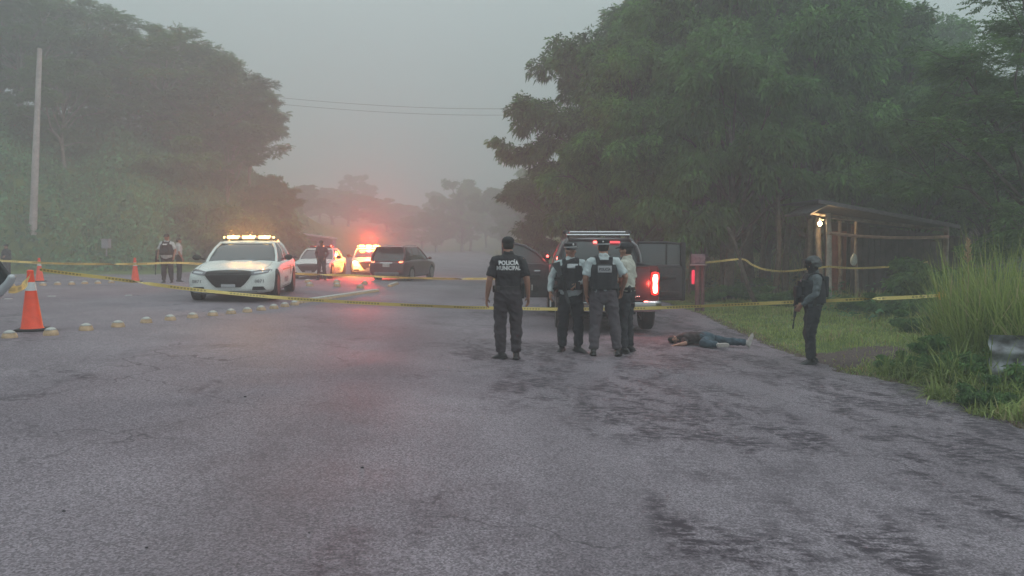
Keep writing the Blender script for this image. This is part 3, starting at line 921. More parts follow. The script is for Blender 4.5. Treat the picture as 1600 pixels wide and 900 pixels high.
for k, lab, px, d, sc, rz in right: T(k, lab, px, d, sc, rz, GR)
T(N_, 'feathery light green tree in front of the forest at the right edge', 1605, 19.5, (1.0, 1.0, 1.1), 0.5, None)
T(N_, 'small feathery tree hanging over the right end of the hut', 1545, 27.5, (0.72, 0.72, 0.9), 2.5, None)

left = [
 (C_, 'bushy tree rising beside the blue roof where the embankment ends', 432, 67, (0.66, 0.66, 0.86), 0.9),
 (S_, 'tall leafy bush in the hollow under the overhanging crown', 392, 57, (2.6, 2.6, 2.2), 2.9),
 (C_, 'bushy green tree under the overhanging crown at the end of the embankment', 408, 62, (0.62, 0.62, 0.66), 1.9),
 (Q_, 'low spreading tree at the very end of the embankment above the standing person', 420, 64, (0.62, 0.62, 0.72), 1.4),
 (P_, 'wide flat topped tree in the middle of the embankment with pale forked trunk', 262, 60, (1.0, 1.0, .93), 0.3),
 (P_, 'flat topped tree right of the middle with layered bare limbs', 335, 61, (0.92, 0.92, 0.98), 2.1),
 (P_, 'tree right behind the concrete pole', 150, 62, (1.0, 1.0, .98), 1.2),
 (Y_L, 'yellowish tree at the left edge of the photo beside the pole', 40, 57, (0.9, 0.9, .95), 3.9),
 (Q_, 'sparse tree outside the left edge with branches over the slope', -60, 54, (1.1, 1.1, 1.1), 5.0),
 (YQ_, 'yellow green low tree hanging over the slope right of the pole', 105, 53, (0.75, 0.75, 0.85), 0.8),
 (P_, 'tree whose crown steps down above the police sedan', 365, 64, (0.75, 0.75, .98), 4.2),
 (Q_, 'last tree of the embankment, hanging over the road beside the blue roof', 392, 68, (0.68, 0.72, 1.0), 2.9),
 (Q_, 'low tree between the embankment and the blue roof', 358, 60, (0.62, 0.66, 0.72), 1.9),
 (P_, 'tall hazy tree behind the left edge of the photo', 40, 70, (1.2, 1.2, 1.25), 2.6),
 (P_, 'hazy tree in the second row behind the layered limbs', 215, 72, (1.1, 1.1, .95), 5.7),
 (P_, 'hazy tree in the second row above the officers at the slope', 310, 75, (1.1, 1.1, .95), 0.2),
 (Q_, 'low dark tree at the top of the grass slope left of the forked trunk', 190, 62, (0.9, 0.9, 0.7), 3.3),
 (Q_, 'low dark tree at the top of the grass slope right of the forked trunk', 310, 60, (0.8, 0.8, 0.65), 4.9),
 (C_, 'low bushy tree filling the crest at the left border', 10, 61, (1.0, 1.0, .75), 0.2),
 (C_, 'low bushy tree filling the crest right of the concrete pole', 95, 63, (1.1, 1.1, .75), 1.2),
 (C_, 'low bushy tree on the crest between pole and forked trunk', 165, 65, (1.1, 1.1, .7), 2.2),
 (C_, 'low bushy tree on the crest behind the forked trunk', 235, 66, (1.1, 1.1, .7), 3.2),
 (C_, 'low bushy tree on the crest above the meter box', 290, 66, (1.1, 1.1, .7), 4.2),
 (C_, 'low bushy tree at the falling end of the crest', 350, 65, (1.0, 1.0, .75), 5.2),
 (C_, 'low bushy tree over the road end of the crest', 372, 70, (0.9, 0.9, .75), 0.7),
 (C_, 'low bushy tree at the crest outside the left border', -70, 62, (1.1, 1.1, .8), 1.7),
 (S_, 'leafy bush at the foot of the slope behind the police sedan', 372, 52, (1.8, 1.8, 1.5), 1.0),
 (S_, 'leafy bush on the slope between the meter box and the sedan', 330, 54, (2.2, 2.2, 1.6), 3.0),
 (S_, 'leafy bush high on the slope above the two officers', 285, 55, (2.2, 2.2, 1.5), 4.0),
 (S_, 'leafy bush on the slope just left of the blue roof', 400, 63, (2.2, 2.2, 1.8), 5.0),
 (S_, 'leafy bush beside the road end of the embankment', 425, 58, (1.8, 1.8, 1.3), 2.0),
]
for k, lab, px, d, sc, rz in left: T(k, lab, px, d, sc, rz, GL)

far = [
 (C_, 'foggy tree left of the tallest foggy one, overlapping it', 682, 135, (1.6, 1.6, 0.95), 1.3),
 (C_, 'foggy tree between the middle ones and the dark forest', 815, 128, (1.6, 1.6, 1.15), 3.7),
 (C_, 'foggy tree filling the end of the road under the tallest one', 735, 150, (1.9, 1.9, 1.1), 4.9),
 (C_, 'foggy tree above the roof of the dark red car', 640, 172, (1.7, 1.7, 0.95), 0.3),
 (C_, 'foggy tree between the two middle ones, low', 760, 160, (1.7, 1.7, 1.2), 2.3),
 (C_, 'foggy tree left of the flashing lights, low and round', 545, 150, (1.6, 1.6, 0.85), 4.3),
 (C_, 'foggy tree behind the standing person in dark red', 500, 165, (1.7, 1.7, 1.0), 5.3),
 (A_, 'foggy tree standing alone in the middle of the view, tallest in the fog', 722, 138, (1.2, 1.2, 1.12), 0.5),
 (C_, 'foggy round tree right of the tallest foggy one', 785, 122, (1.4, 1.4, 1.35), 1.5),
 (A_, 'wide foggy tree above the flashing red lights', 605, 165, (1.6, 1.6, 0.6), 2.5),
 (A_, 'foggy tree between the flashing lights and the embankment', 520, 150, (1.5, 1.5, 0.55), 3.5),
 (A_, 'low foggy tree above the dark red car', 660, 150, (1.4, 1.4, 0.6), 4.5),
 (A_, 'foggy tree beside the end of the embankment', 465, 125, (1.3, 1.3, 0.5), 5.5),
 (A_, 'foggy tree under the left tip of the dark forest', 850, 95, (1.0, 1.0, 0.8), 0.9),
 (C_, 'low foggy tree on the grassy bank left of the pickup door', 815, 110, (1.3, 1.3, 1.0), 0.1),
 (A_, 'farthest foggy tree between the two middle ones', 690, 185, (1.3, 1.3, 1.1), 1.9),
 (A_, 'farthest foggy tree behind the flashing lights', 560, 195, (1.3, 1.3, 1.0), 3.1),
]
for k, lab, px, d, sc, rz in far: T(k, lab, px, d, sc, rz, GF)

shrubs = [(1498, 20.5, 1.15, 'tall leafy bush hiding the right end of the hut'), (1215, 23.5, 0.42, 'low bush in the grass left of the soldier'), (1395, 19.5, 0.42, 'dark low bush before the hut wall'),
          (1345, 21, 0.36, 'small bush under the hanging white bag'), (1450, 19, 0.5, 'bush in front of the right corner of the hut'),
          (1110, 25.5, 0.4, 'dark bush at the foot of the post with the red lamp'), (1165, 26, 0.5, 'dark bush beside the foot of the leaning trunk'),
          (1500, 17, 0.5, 'bush behind the tall grass at the forest edge'), (1260, 24.5, 0.35, 'bush at the front corner post of the hut'), (1430, 16.5, 0.33, 'small bush on the verge right of the dirt track')]
for px, d, sc, lab in shrubs: T(S_, lab, px, d, (sc, sc, sc * 0.75), px * 0.7, 'low bushes along the forest edge')

# bare trunks in the dark under the crowns
def bare_trunk(label, px, depth, top, r, lean=0.0, m=None):
    p = on_ground(px, depth)
    mb = MB()
    pts = [V((lean * t * top + 0.05 * math.sin(t * 6 + px), 0.04 * math.cos(t * 5), -0.3 + t * (top + .3))) for t in np.linspace(0, 1, 8)]
    mb.sweep(pts, [r * (1.25 - 0.5 * t) for t in np.linspace(0, 1, 8)], seg=10)
    rnd = random.Random(px)
    for _ in range(4):
        t = rnd.uniform(.5, .9); a = pts[int(t * 7)]
        mb.sweep([a, a + V((rnd.uniform(-.4, .4), 0.1, .5)), a + V((rnd.uniform(-.9, .9), .2, 1.0))], [r * .35, r * .25, r * .1], seg=6)
    o = mb.build('tree_trunk', m or M_palebark, sharp=None, loc=p)
    return tag(o, label, 'tree trunk', 'bare trunks under the crowns')
bare_trunk('bare trunk leaning to the left between the red lamp and the hut', 1190, 24, 2.3, 0.06, -0.46, M_bark)
bare_trunk('straight pale trunk just left of the soldier', 1212, 25.5, 4.0, 0.09, 0.02, M_bark)
bare_trunk('thin trunk midway between the leaning trunk and the soldier', 1192, 28, 4.5, 0.08, -0.02, M_bark)
bare_trunk('thin trunk right beside the soldier\'s helmet', 1228, 27, 4.5, 0.10, 0.03, M_bark)
bare_trunk('reddish lit trunk rising behind the post with the red lamp', 1093, 27.5, 4.5, 0.09, 0.05, M_bark)
bare_trunk('trunk hidden in the shade right of the open pickup door', 1130, 29, 4.5, 0.09, -0.04, M_bark)

# ------------------------------------------------------------------ concrete pole and wires
M_conc = mat('pole_concrete', (0.42, 0.39, 0.38), 0.85, var=0.25, vscale=4, bump=0.2)
pb = at(51, 372, 45.5); pt = at(62, 76, 45.5)
mb = MB(); d = pt - pb
mb.sweep([pb - d * 0.06 - pb, d * 0.35, d * 0.7, d], [0.215, 0.185, 0.15, 0.125], seg=16, caps='flat')
for t in (0.93, 0.965):
    mb.rod(d * t - V((0, .17, 0)), d * t + V((0, .17, 0)), 0.018, 8)
tag(mb.build('utility_pole', M_conc, loc=pb), 'tall grey concrete pole standing on the green embankment', 'pole')
M_wire = mat('wire', (0.06, 0.06, 0.065), 0.6)
def cable(label, name, pix, depths, r, m, cat, group=None):
    A, B, C = [at(px, py, dd) for (px, py), dd in zip(pix, depths)]
    pts = []
    for i in range(41):
        t = i / 40
        # quadratic through the three points, the middle one at its own share of the span
        tm = (B - A).length / ((B - A).length + (C - B).length)
        l0 = (t - tm) * (t - 1) / (tm); l1 = t * (t - 1) / (tm * (tm - 1)); l2 = t * (t - tm) / (1 - tm)
        pts.append(A * l0 + B * l1 + C * l2 - A)
    mb = MB(); mb.sweep(pts, [r] * 41, seg=6, caps='flat')
    return tag(mb.build(name, m, sharp=None, loc=A), label, cat, group)
cable('upper of the two thin wires across the sky', 'power_cable', [(300, 138), (660, 168), (1000, 158)], (62, 60, 48), 0.013, M_wire, 'cable', 'wires over the road')
cable('lower of the two thin wires across the sky', 'power_cable', [(300, 148), (660, 178), (1000, 168)], (63, 61, 49), 0.013, M_wire, 'cable', 'wires over the road')

# ------------------------------------------------------------------ far roadside building with sloping metal roof
M_bluewall = mat('blue_wall', (0.16, 0.19, 0.28), 0.8, var=0.2)
M_metalroof = mat('metal_roof', (0.62, 0.64, 0.68), 0.4, metal=0.3, var=0.2)
c0 = on_ground(462, 72)
bl = thing('roadside_building', 'low bluish building with a pale edged sloping roof behind the parked police cars', 'building', c0, R(8))
mb = MB(); mb.prism([(-3.0, -0.6), (3.4, -0.6), (3.4, 1.55), (-3.0, 2.45)], -1.5, 2.5); mb.build('wall', M_bluewall, bl)
mb = MB(); 
M = Matrix.Translation((0.1, 0.4, 2.12)) @ Matrix.Rotation(math.atan(0.9 / 6.4), 4, 'Y')
mb.box((0, 0, 0), (6.9, 4.8, 0.14), rot=M); mb.build('roof', M_metalroof, bl)
mb = MB(); mb.box((-0.6, -1.52, 0.5), (1.0, 0.06, 2.0)); mb.build('door', mat('dark_door', (0.09, 0.08, 0.1), 0.6), bl)
mb = MB(); mb.box((1.5, -1.52, 1.0), (1.1, 0.06, 0.8)); mb.build('window', mat('dim_window', (0.06, 0.07, 0.09), 0.2), bl)

# small grey cabinet in the embankment grass
cb = on_ground(167, 45.5)
mb = MB(); mb.box((0, 0, 0.45), (0.42, 0.3, 0.5), 0.02); mb.box((0, -0.01, 0.72), (0.48, 0.36, 0.05), 0.01); mb.rod((0, 0, -0.3), (0, 0, 0.3), 0.04)
tag(mb.build('meter_box', mat('box_grey', (0.30, 0.30, 0.34), 0.6, var=0.15), loc=cb + V((0, 0, 0.25))), 'small grey box standing in the embankment weeds', 'meter box')

# ------------------------------------------------------------------ hut
M_post = mat('post_wood', (0.24, 0.20, 0.17), 0.85, var=0.45, vscale=8, bump=0.5, bscale=30)
M_postpale = mat('pale_post', (0.42, 0.38, 0.34), 0.85, var=0.35, vscale=8, bump=0.5, bscale=30)
M_plank = mat('old_planks', (0.07, 0.05, 0.055), 0.9, var=0.5, vscale=5, bump=0.5, bscale=18)
M_redplank = mat('red_planks', (0.22, 0.075, 0.06), 0.85, var=0.4, vscale=6, bump=0.3)
M_bamboo = mat('bamboo', (0.48, 0.30, 0.24), 0.6, var=0.3, vscale=10)
M_corr = mat('roof_sheet', (0.09, 0.09, 0.105), 0.6, metal=0.3, var=0.35, vscale=5)
HD = 23.5
h0 = on_ground(1297, HD)
hut = thing('wooden_hut', 'dark plank hut with a sloping sheet roof and a glowing bulb at its corner', 'hut', h0)
def L_(px, py, depth):          # photograph place in hut coordinates
    return at(px, py, depth) - h0
def post(px0, px1, depth, ytop, r, m, name='post'):
    a = L_(px0, 470, depth); a.z = float(terrain(a.x + h0.x, depth)) - h0.z - 0.2
    b = L_(px1, ytop, depth)
    mb = MB(); n = 6
    pts = [a.lerp(b, t) + V((0.02 * math.sin(t * 7 + px0), 0, 0)) for t in np.linspace(0, 1, n)]
    mb.sweep(pts, [r * (1.08 - 0.16 * t) for t in np.linspace(0, 1, n)], seg=12, caps='flat')
    mb.build(name, m, hut)
post(1297, 1294, HD, 333, 0.078, M_postpale)
post(1281, 1279, HD + 1.0, 340, 0.085, M_post)
post(1265, 1266, HD + 2.0, 342, 0.08, M_post)
post(1312, 1313, HD + 1.6, 345, 0.06, M_post)
post(1338, 1338, HD + 0.4, 345, 0.05, M_post)
post(1478, 1478, HD + 0.1, 352, 0.075, M_post)
# back and side walls of upright planks
rp = random.Random(4)
mb = MB(); a = L_(1285, 470, HD + 3.2); b = L_(1520, 470, HD + 3.2); zb = -0.3
x = a.x
while x < b.x:
    w = rp.uniform(.16, .24); zt = 2.55 - (x - a.x) * 0.12
    mb.box((x + w / 2, a.y + rp.uniform(-.015, .015), (zb + zt) / 2), (w - 0.012, 0.03, zt - zb), 0.003); x += w
mb.build('back_wall', M_plank, hut)
mb = MB(); x = x0w = L_(1340, 0, HD + .45).x; xe = L_(1476, 0, HD + .45).x
while x < xe:
    w = rp.uniform(.15, .23); zt = 2.36 - (x - x0w) * 0.20 + rp.uniform(-.02, .02)
    mb.box((x + w / 2, 0.5 + rp.uniform(-.012, .012), (zb + zt) / 2), (w - 0.012, 0.028, zt - zb), 0.003); x += w
mb.build('front_wall', M_plank, hut)
mb = MB(); x = L_(1300, 0, HD + 1.7).x; xe = L_(1330, 0, HD + 1.7).x
while x < xe:
    w = 0.13; mb.box((x + w / 2, 1.75, 0.95), (w - 0.012, 0.028, 2.5), 0.003); x += w
mb.build('door', M_redplank, hut)
mb = MB(); xe = L_(1502, 0, HD + 1).x
for k in range(12): mb.box((xe, 0.6 + k * 0.22, 0.85), (0.028, 0.2, 2.3), 0.003)
mb.build('side_wall', M_plank, hut)
# roof: corrugated sheet dropping to the right
def corrugated(w, l, amp=0.018, pitch=0.076, th=0.004):
    """sheet of width w (x, across the waves) and length l (y)"""
    nx_ = int(w / pitch * 6); vs = []; fs = []
    for j, y in enumerate((0, l)):
        for i in range(nx_ + 1):
            x = w * i / nx_; vs.append((x, y, amp * math.sin(2 * math.pi * x / pitch)))
    for i in range(nx_): fs.append((i, i + 1, i + nx_ + 2, i + nx_ + 1))
    n = len(vs)
    vs += [(a_, b_, c_ - th) for a_, b_, c_ in vs]
    fs += [(a_ + n, d_ + n, c_ + n, b_ + n) for a_, b_, c_, d_ in fs]
    return vs, fs
ra = L_(1279, 312, HD - 0.5); rb = L_(1500, 352, HD - 0.5)
dx, dz = rb.x - ra.x, rb.z - ra.z
vs, fs = corrugated(4.4, math.hypot(dx, dz), pitch=0.13, amp=0.022)
ang = math.atan2(dz, dx)
Mr = Matrix.Translation(ra) @ Matrix.Rotation(-ang, 4, 'Y') @ Matrix(((0, 1, 0, 0), (1, 0, 0, 0), (0, 0, 1, 0), (0, 0, 0, 1)))
mb = MB(); mb.add([Mr @ V(p) for p in vs], fs); roof = mb.build('roof', M_corr, hut)
mb = MB(); mb.add([p for p in [ra + V((0, -.03, -.10)), rb + V((0, -.03, -.10)), rb + V((0, -.03, 0.0)), ra + V((0, -.03, 0.0)),
    ra + V((0, .02, -.10)), rb + V((0, .02, -.10)), rb + V((0, .02, 0.0)), ra + V((0, .02, 0.0))]],
    [(0, 1, 2, 3), (7, 6, 5, 4), (0, 4, 5, 1), (1, 5, 6, 2), (2, 6, 7, 3), (3, 7, 4, 0)], False)
mb.build('fascia_board', mat('fascia', (0.14, 0.135, 0.15), 0.8, var=0.3), roof)
# porch roof edge falling to the left and the beams under it
pa = L_(1279, 318, HD + .6); pc = L_(1245, 336, HD + .6)
mb = MB(); mb.sweep([pa, pc], [(0.04, 1.1), (0.04, 1.1)], side=(0, 0, 1), seg=12, caps='flat', power=6); mb.build('porch_roof', M_corr, hut)
for (p0, p1, r) in ((L_(1262, 332, HD + .5), L_(1345, 344, HD + .5), 0.045), (L_(1290, 338, HD), L_(1480, 360, HD), 0.05)):
    mb = MB(); mb.sweep([p0, p0.lerp(p1, .5), p1], [r] * 3, seg=10, caps='flat'); mb.build('beam', M_post, hut)
p = [L_(px, py, HD - 0.12) for px, py in ((1296, 364), (1340, 369), (1390, 371.5), (1440, 371.5), (1482, 370))]
mb = MB(); mb.sweep(p, [0.045] * 5, seg=10, caps='flat')
for i in range(9):
    q0 = p[0].lerp(p[-1], 0.06 + i * 0.11)
mb.build('rail', M_bamboo, hut)
mb = MB(); q = L_(1288, 344, HD + 0.1); mb.rod(q, L_(1281, 341, HD + .5), 0.012)
mb.rod(L_(1281, 341, HD + .5), L_(1281, 346, HD + .45), 0.03); mb.build('lamp_socket', mat('socket', (0.5, 0.5, 0.48), 0.5), hut)
bulb_at = L_(1281, 349.5, HD + 0.42)
mb = MB(); mb.ell((0, 0, 0), (0.062, 0.062, 0.075))
bulb = mb.build('bulb', mat('bulb_glow', (1, .9, .7), 0.3, emis=(1.0, 0.80, 0.48), estr=9), hut, loc=bulb_at)
bl_ = bpy.data.lights.new('bulb_light', 'POINT'); bl_.energy = 26; bl_.color = (1, 0.66, 0.32); bl_.shadow_soft_size = 0.07
blo = bpy.data.objects.new('bulb_light', bl_); col.objects.link(blo); blo.parent = hut; blo.location = bulb_at + V((0, -0.12, 0.0))

# hanging white bag on the hut and the strings of the doorway
bg = at(1334, 404, HD + 0.15)
hb = thing('hanging_bag', 'white plastic bag hanging by a cord before the dark hut wall', 'bag', bg)
mb = MB(); mb.sweep([(0, 0, -.17), (0, 0, -.12), (0, 0, 0.0), (0.01, 0, .10), (0, 0, .15)], [(.07, .04), (.105, .06), (.10, .055), (.06, .035), (.02, .02)], seg=12)
mb.build('bag_body', mat('white_plastic', (0.5, 0.54, 0.5), 0.4, var=0.15), hb)
mb = MB(); mb.rod((0, 0, .14), (0, 0, 0.72), 0.006, 6); mb.build('cord', M_wire, hb)
for i, (px, y0, y1) in enumerate(((1286.5, 362, 396), (1290, 358, 392), (1322, 378, 470), (1286, 340, 352))):
    pass

# post with boards and a red lamp right of the pickup door
ps = on_ground(1094, 22.5)
pst = thing('roadside_post', 'short wooden post with a board on top and a glowing red lamp', 'post', ps)
Lp = lambda px, py, d=22.5: at(px, py, d) - ps
mb = MB(); 
for px, r in ((1090, 0.075), (1098, 0.06)):
    a = Lp(px, 470); a.z = -0.3; mb.sweep([a, Lp(px, 410)], [r, r * 0.9], seg=10, caps='flat')
mb.build('trunk_post', mat('post_red', (0.15, 0.085, 0.085), 0.8, var=0.4, vscale=9, bump=.5), pst)
mb = MB(); mb.box(Lp(1091, 405, 22.4), (0.40, 0.06, 0.30), 0.05); mb.build('board', mat('board_pink', (0.26, 0.17, 0.20), 0.7, var=0.4, vscale=14), pst)
mb = MB(); mb.box(Lp(1091, 414, 22.36), (0.46, 0.12, 0.025), 0.01); mb.build('ledge', mat('ledge', (0.4, 0.35, 0.36), 0.6), pst)
mb = MB(); mb.box(Lp(1083, 433, 22.3), (0.085, 0.06, 0.40), 0.03)
mb.build('red_lamp', mat('red_lamp', (0.5, 0.02, 0.05), 0.4, emis=(1.0, 0.05, 0.12), estr=0.42), pst)
rl = bpy.data.lights.new('post_red_light', 'POINT'); rl.energy = 3; rl.color = (1, 0.12, 0.16); rl.shadow_soft_size = 0.08
o = bpy.data.objects.new('post_red_light', rl); col.objects.link(o); o.parent = pst; o.location = Lp(1083, 430, 22.0)

# leaning corrugated metal at the verge
M_galv = mat('galvanised', (0.30, 0.31, 0.34), 0.65, metal=0.2, var=0.4, vscale=7, vdark=(0.06, 0.05, 0.05))
vs, fs = corrugated(0.86, 1.5, pitch=0.235, amp=0.045)
s0 = at(1549, 622, 9.75); s0.z = float(terrain(s0.x, s0.y)) - 0.02
Mx = Matrix.Translation(s0) @ Matrix.Rotation(R(-8), 4, 'Z') @ Matrix.Rotation(R(9), 4, 'Y') @ Matrix.Rotation(R(-78), 4, 'X')
# waves stacked up the sheet: its long side runs to the right
Mx = Matrix.Translation(s0) @ Matrix.Rotation(R(-14), 4, 'Z') @ Matrix.Rotation(R(-12), 4, 'X') @ Matrix(((0, 1, 0, 0), (0, 0, 1, 0), (1, 0, 0, 0), (0, 0, 0, 1)))
mb = MB(); mb.add([Mx @ V((p[0] , p[1], p[2] + 0.01 * math.sin(p[1] * 9 + p[0] * 7))) for p in vs], fs)
tag(mb.build('corrugated_sheet', M_galv, sharp=None), 'dented grey corrugated metal sheet propped in the tall grass at the road edge', 'metal sheet')

# tall grass clumps on the right edge
def grass_clump(label, px, py, depth, h, n, w, bend, seed):
    base = at(px, py, depth); base.z = float(terrain(base.x, depth)) - 0.02
    rg = np.random.default_rng(seed)
    r_ = w * np.sqrt(rg.random(n)); a_ = rg.uniform(0, 6.283, n)
    P = np.stack([r_ * np.cos(a_), r_ * np.sin(a_) * 0.8, np.zeros(n)], 1)
    P[:, 2] = terrain(P[:, 0] + base.x, P[:, 1] + base.y) - base.z
    q, lv = blades(rg, P, h * rg.uniform(0.35, 1.0, n) ** 0.8, 0.022, bend, lean=0.35)
    o = link('tall_grass_clump', fast_quads('clump', q, len(q) // 4, lv), M_tallgrass, sharp=None, loc=base)
    return tag(o, label, 'grass clump', 'tall grass clumps at the right edge')
for args in [
    ('tall upright grass clump directly behind the metal sheet', 1540, 560, 11.0, 1.75, 900, 0.42, 0.22, 1),
    ('tallest grass clump where the yellow tape ends', 1510, 550, 11.8, 1.95, 800, 0.40, 0.16, 2),
    ('upright grass clump at the right border of the photo', 1590, 560, 10.8, 1.9, 900, 0.45, 0.18, 3),
    ('arching grass clump between tape end and track', 1478, 560, 12.2, 1.05, 700, 0.45, 0.5, 4),
    ('arching grass clump in front of the metal sheet\'s left end', 1518, 600, 10.2, 0.85, 700, 0.40, 0.6, 5),
    ('low arching grass clump at the bend of the asphalt edge', 1440, 585, 11.6, 0.5, 700, 0.55, 0.6, 6),
    ('low grass clump under the metal sheet by the asphalt', 1575, 650, 9.0, 0.34, 600, 0.45, 0.6, 7),
    ('grass clump just outside the right border', 1650, 600, 10.2, 1.7, 800, 0.5, 0.3, 8),
    ('leaning grass clump in front of the metal sheet', 1572, 625, 9.5, 0.62, 260, 0.32, 0.5, 12),
    ('drooping grass clump at the road edge left of the metal sheet', 1500, 620, 9.9, 0.45, 600, 0.4, 0.7, 9)]:
    grass_clump(*args)
W_ = (tmS, cmS, M_leaf_feather, M_bark, 'shrub')
for px, d, sc, lab in ((1585, 10.1, .42, 'tangled weed above the metal sheet'), (1512, 10.6, .36, 'tangled weed left of the metal sheet'), (1548, 9.25, .20, 'small weed before the lower corner of the metal sheet'), (1470, 11.3, .26, 'small weed where the track meets the grass bank'), (1400, 11.9, .16, 'tiny weed at the tip of the grass bank')):
    T(W_, lab, px, d, (sc * 1.1, sc * 1.1, sc), px * .3, 'weeds on the right grass bank')
def spears(label, px, depth, h, n, w, seed):
    base = at(px, 560, depth); base.z = float(terrain(base.x, depth)) - 0.02
    rg = np.random.default_rng(seed); r_ = w * np.sqrt(rg.random(n)); a_ = rg.uniform(0, 6.283, n)
    P = np.stack([r_ * np.cos(a_), r_ * np.sin(a_) * 0.7, np.zeros(n)], 1)
    q, lv = blades(rg, P, h * rg.uniform(0.7, 1.0, n), 0.034, 0.05, lean=0.22, jitter=0.12)
    return tag(link('reed_clump', fast_quads('reeds', q, len(q) // 4, np.clip(lv + .3, 0, 1)), M_tallgrass, sharp=None, loc=base), label, 'reeds', 'reeds above the tall grass')
spears('tallest pale reed spears standing up near the right border', 1562, 11.4, 2.15, 46, .30, 31)
spears('shorter reed spears by the end of the long tape', 1508, 11.9, 1.75, 26, .22, 32)
# one dry seed head
sd = at(1510, 470, 11.2); mb = MB(); z0 = float(terrain(sd.x, sd.y)) - sd.z
mb.sweep([(0, 0, z0), (0.02, 0, 0.3), (0.0, 0, 0.62)], [0.008, 0.006, 0.005], seg=6)
for k in range(26):
    t = k / 26; a = k * 2.4
    mb.sweep([(0, 0, .55 + t * .3), (0.06 * math.cos(a) * (1 - t * .6), 0.06 * math.sin(a) * (1 - t * .6), .60 + t * .3)], [0.012, 0.006], seg=5)
tag(mb.build('seed_head', mat('dry_seed', (0.42, 0.30, 0.19), 0.9, var=0.3), sharp=None, loc=sd), 'single tan seed head standing among the tall grass', 'seed head')

# ------------------------------------------------------------------ haze
bm = bmesh.new(); bmesh.ops.create_cube(bm, size=1)
for v in bm.verts: v.co = V((v.co.x * 1500, v.co.y * 1100 + 310, v.co.z * 42 + 19))
me = bpy.data.meshes.new('haze'); bm.to_mesh(me); bm.free()
hm = bpy.data.materials.new('haze'); hm.use_nodes = True; hm.node_tree.nodes.clear()
ho = hm.node_tree.nodes.new('ShaderNodeOutputMaterial'); hv = hm.node_tree.nodes.new('ShaderNodeVolumePrincipled')
hv.inputs['Density'].default_value = HAZE_DENSITY; hv.inputs['Color'].default_value = (*HAZE_COLOR, 1); hv.inputs['Anisotropy'].default_value = 0.25
hm.node_tree.links.new(hv.outputs[0], ho.inputs['Volume'])
me.materials.append(hm); hz = bpy.data.objects.new('haze', me); col.objects.link(hz); tag(hz, kind='stuff')

# ------------------------------------------------------------------ people
M_skin = mat('skin', (0.36, 0.19, 0.135), 0.5, var=0.12, vscale=12)
M_skin2 = mat('skin_dark', (0.30, 0.155, 0.11), 0.5, var=0.12, vscale=12)
M_black = mat('black_cloth', (0.022, 0.021, 0.026), 0.85, var=0.35, vscale=14, bump=0.3, bscale=160)
M_trouser = mat('dark_trousers', (0.040, 0.032, 0.040), 0.85, var=0.35, vscale=10, bump=0.3, bscale=160)
M_navytr = mat('navy_trousers', (0.025, 0.026, 0.033), 0.85, var=0.35, vscale=10, bump=0.3, bscale=160)
M_greytr = mat('grey_trousers', (0.085, 0.072, 0.085), 0.85, var=0.25, vscale=10, bump=0.3, bscale=160)
M_shirt = mat('light_grey_shirt', (0.50, 0.56, 0.58), 0.8, var=0.14, vscale=9, bump=0.3, bscale=160)
M_shirtw = mat('offwhite_shirt', (0.50, 0.50, 0.45), 0.8, var=0.14, vscale=9, bump=0.3, bscale=160)
M_vest = mat('vest', (0.020, 0.020, 0.026), 0.8, var=0.4, vscale=16, bump=0.4, bscale=120)
M_greysleeve = mat('grey_sleeves', (0.12, 0.14, 0.155), 0.85, var=0.3, vscale=22, bump=0.3, bscale=160)
M_camo = mat('helmet_camo', (0.07, 0.075, 0.08), 0.7, var=0.6, vscale=24, detail=1)
M_leather = mat('boot_leather', (0.018, 0.017, 0.019), 0.42, var=0.3, vscale=20)
M_hair = mat('hair', (0.012, 0.010, 0.010), 0.6, var=0.3, vscale=60)
M_jeans = mat('jeans', (0.045, 0.08, 0.11), 0.85, var=0.4, vscale=9, bump=0.3, bscale=160)
M_brownshirt = mat('dark_brown_shirt', (0.045, 0.030, 0.032), 0.85, var=0.5, vscale=10)
M_shoe = mat('white_shoes', (0.42, 0.39, 0.37), 0.6, var=0.2, vscale=20)
M_sole = mat('shoe_sole', (0.38, 0.24, 0.18), 0.7, var=0.3, vscale=20)
M_letter = mat('white_lettering', (0.68, 0.68, 0.70), 0.6)
M_greypatch = mat('grey_patch', (0.36, 0.36, 0.39), 0.6, var=0.1, vscale=30)
M_eye = mat('eye_dark', (0.02, 0.015, 0.012), 0.25)
M_lip = mat('lip', (0.24, 0.09, 0.08), 0.5)
M_gun = mat('gun_metal', (0.022, 0.023, 0.026), 0.4, metal=0.4, var=0.3, vscale=30)
M_gunw = mat('gun_polymer', (0.05, 0.052, 0.058), 0.5, var=0.2, vscale=30)
M_silver = mat('silver', (0.6, 0.6, 0.62), 0.3, metal=0.9)
M_reddish = mat('dark_red_shirt', (0.11, 0.03, 0.045), 0.8, var=0.3, vscale=10)
M_pinkshirt = mat('pale_shirt', (0.45, 0.46, 0.46), 0.8, var=0.15, vscale=9)

J0 = dict(pel=(0, 0, .94), wai=(0, .0, 1.08), che=(0, 0.005, 1.30), nek=(0, -.01, 1.485), hed=(0, .015, 1.625))
for sd_, s_ in (('R', 1), ('L', -1)):
    J0.update({'sh' + sd_: (.182 * s_, -.01, 1.405), 'el' + sd_: (.245 * s_, -.035, 1.145), 'wr' + sd_: (.265 * s_, .045, .905),
               'hp' + sd_: (.092 * s_, 0, .93), 'kn' + sd_: (.115 * s_, .02, .50), 'an' + sd_: (.135 * s_, -.01, .09), 'to' + sd_: (.165 * s_, .17, .035)})

def frame(fwd, up):
    f = V(fwd).normalized(); u = V(up); u = (u - f * u.dot(f)).normalized(); r = f.cross(u)
    return Matrix((r, f, u)).transposed()         # columns right, forward, up

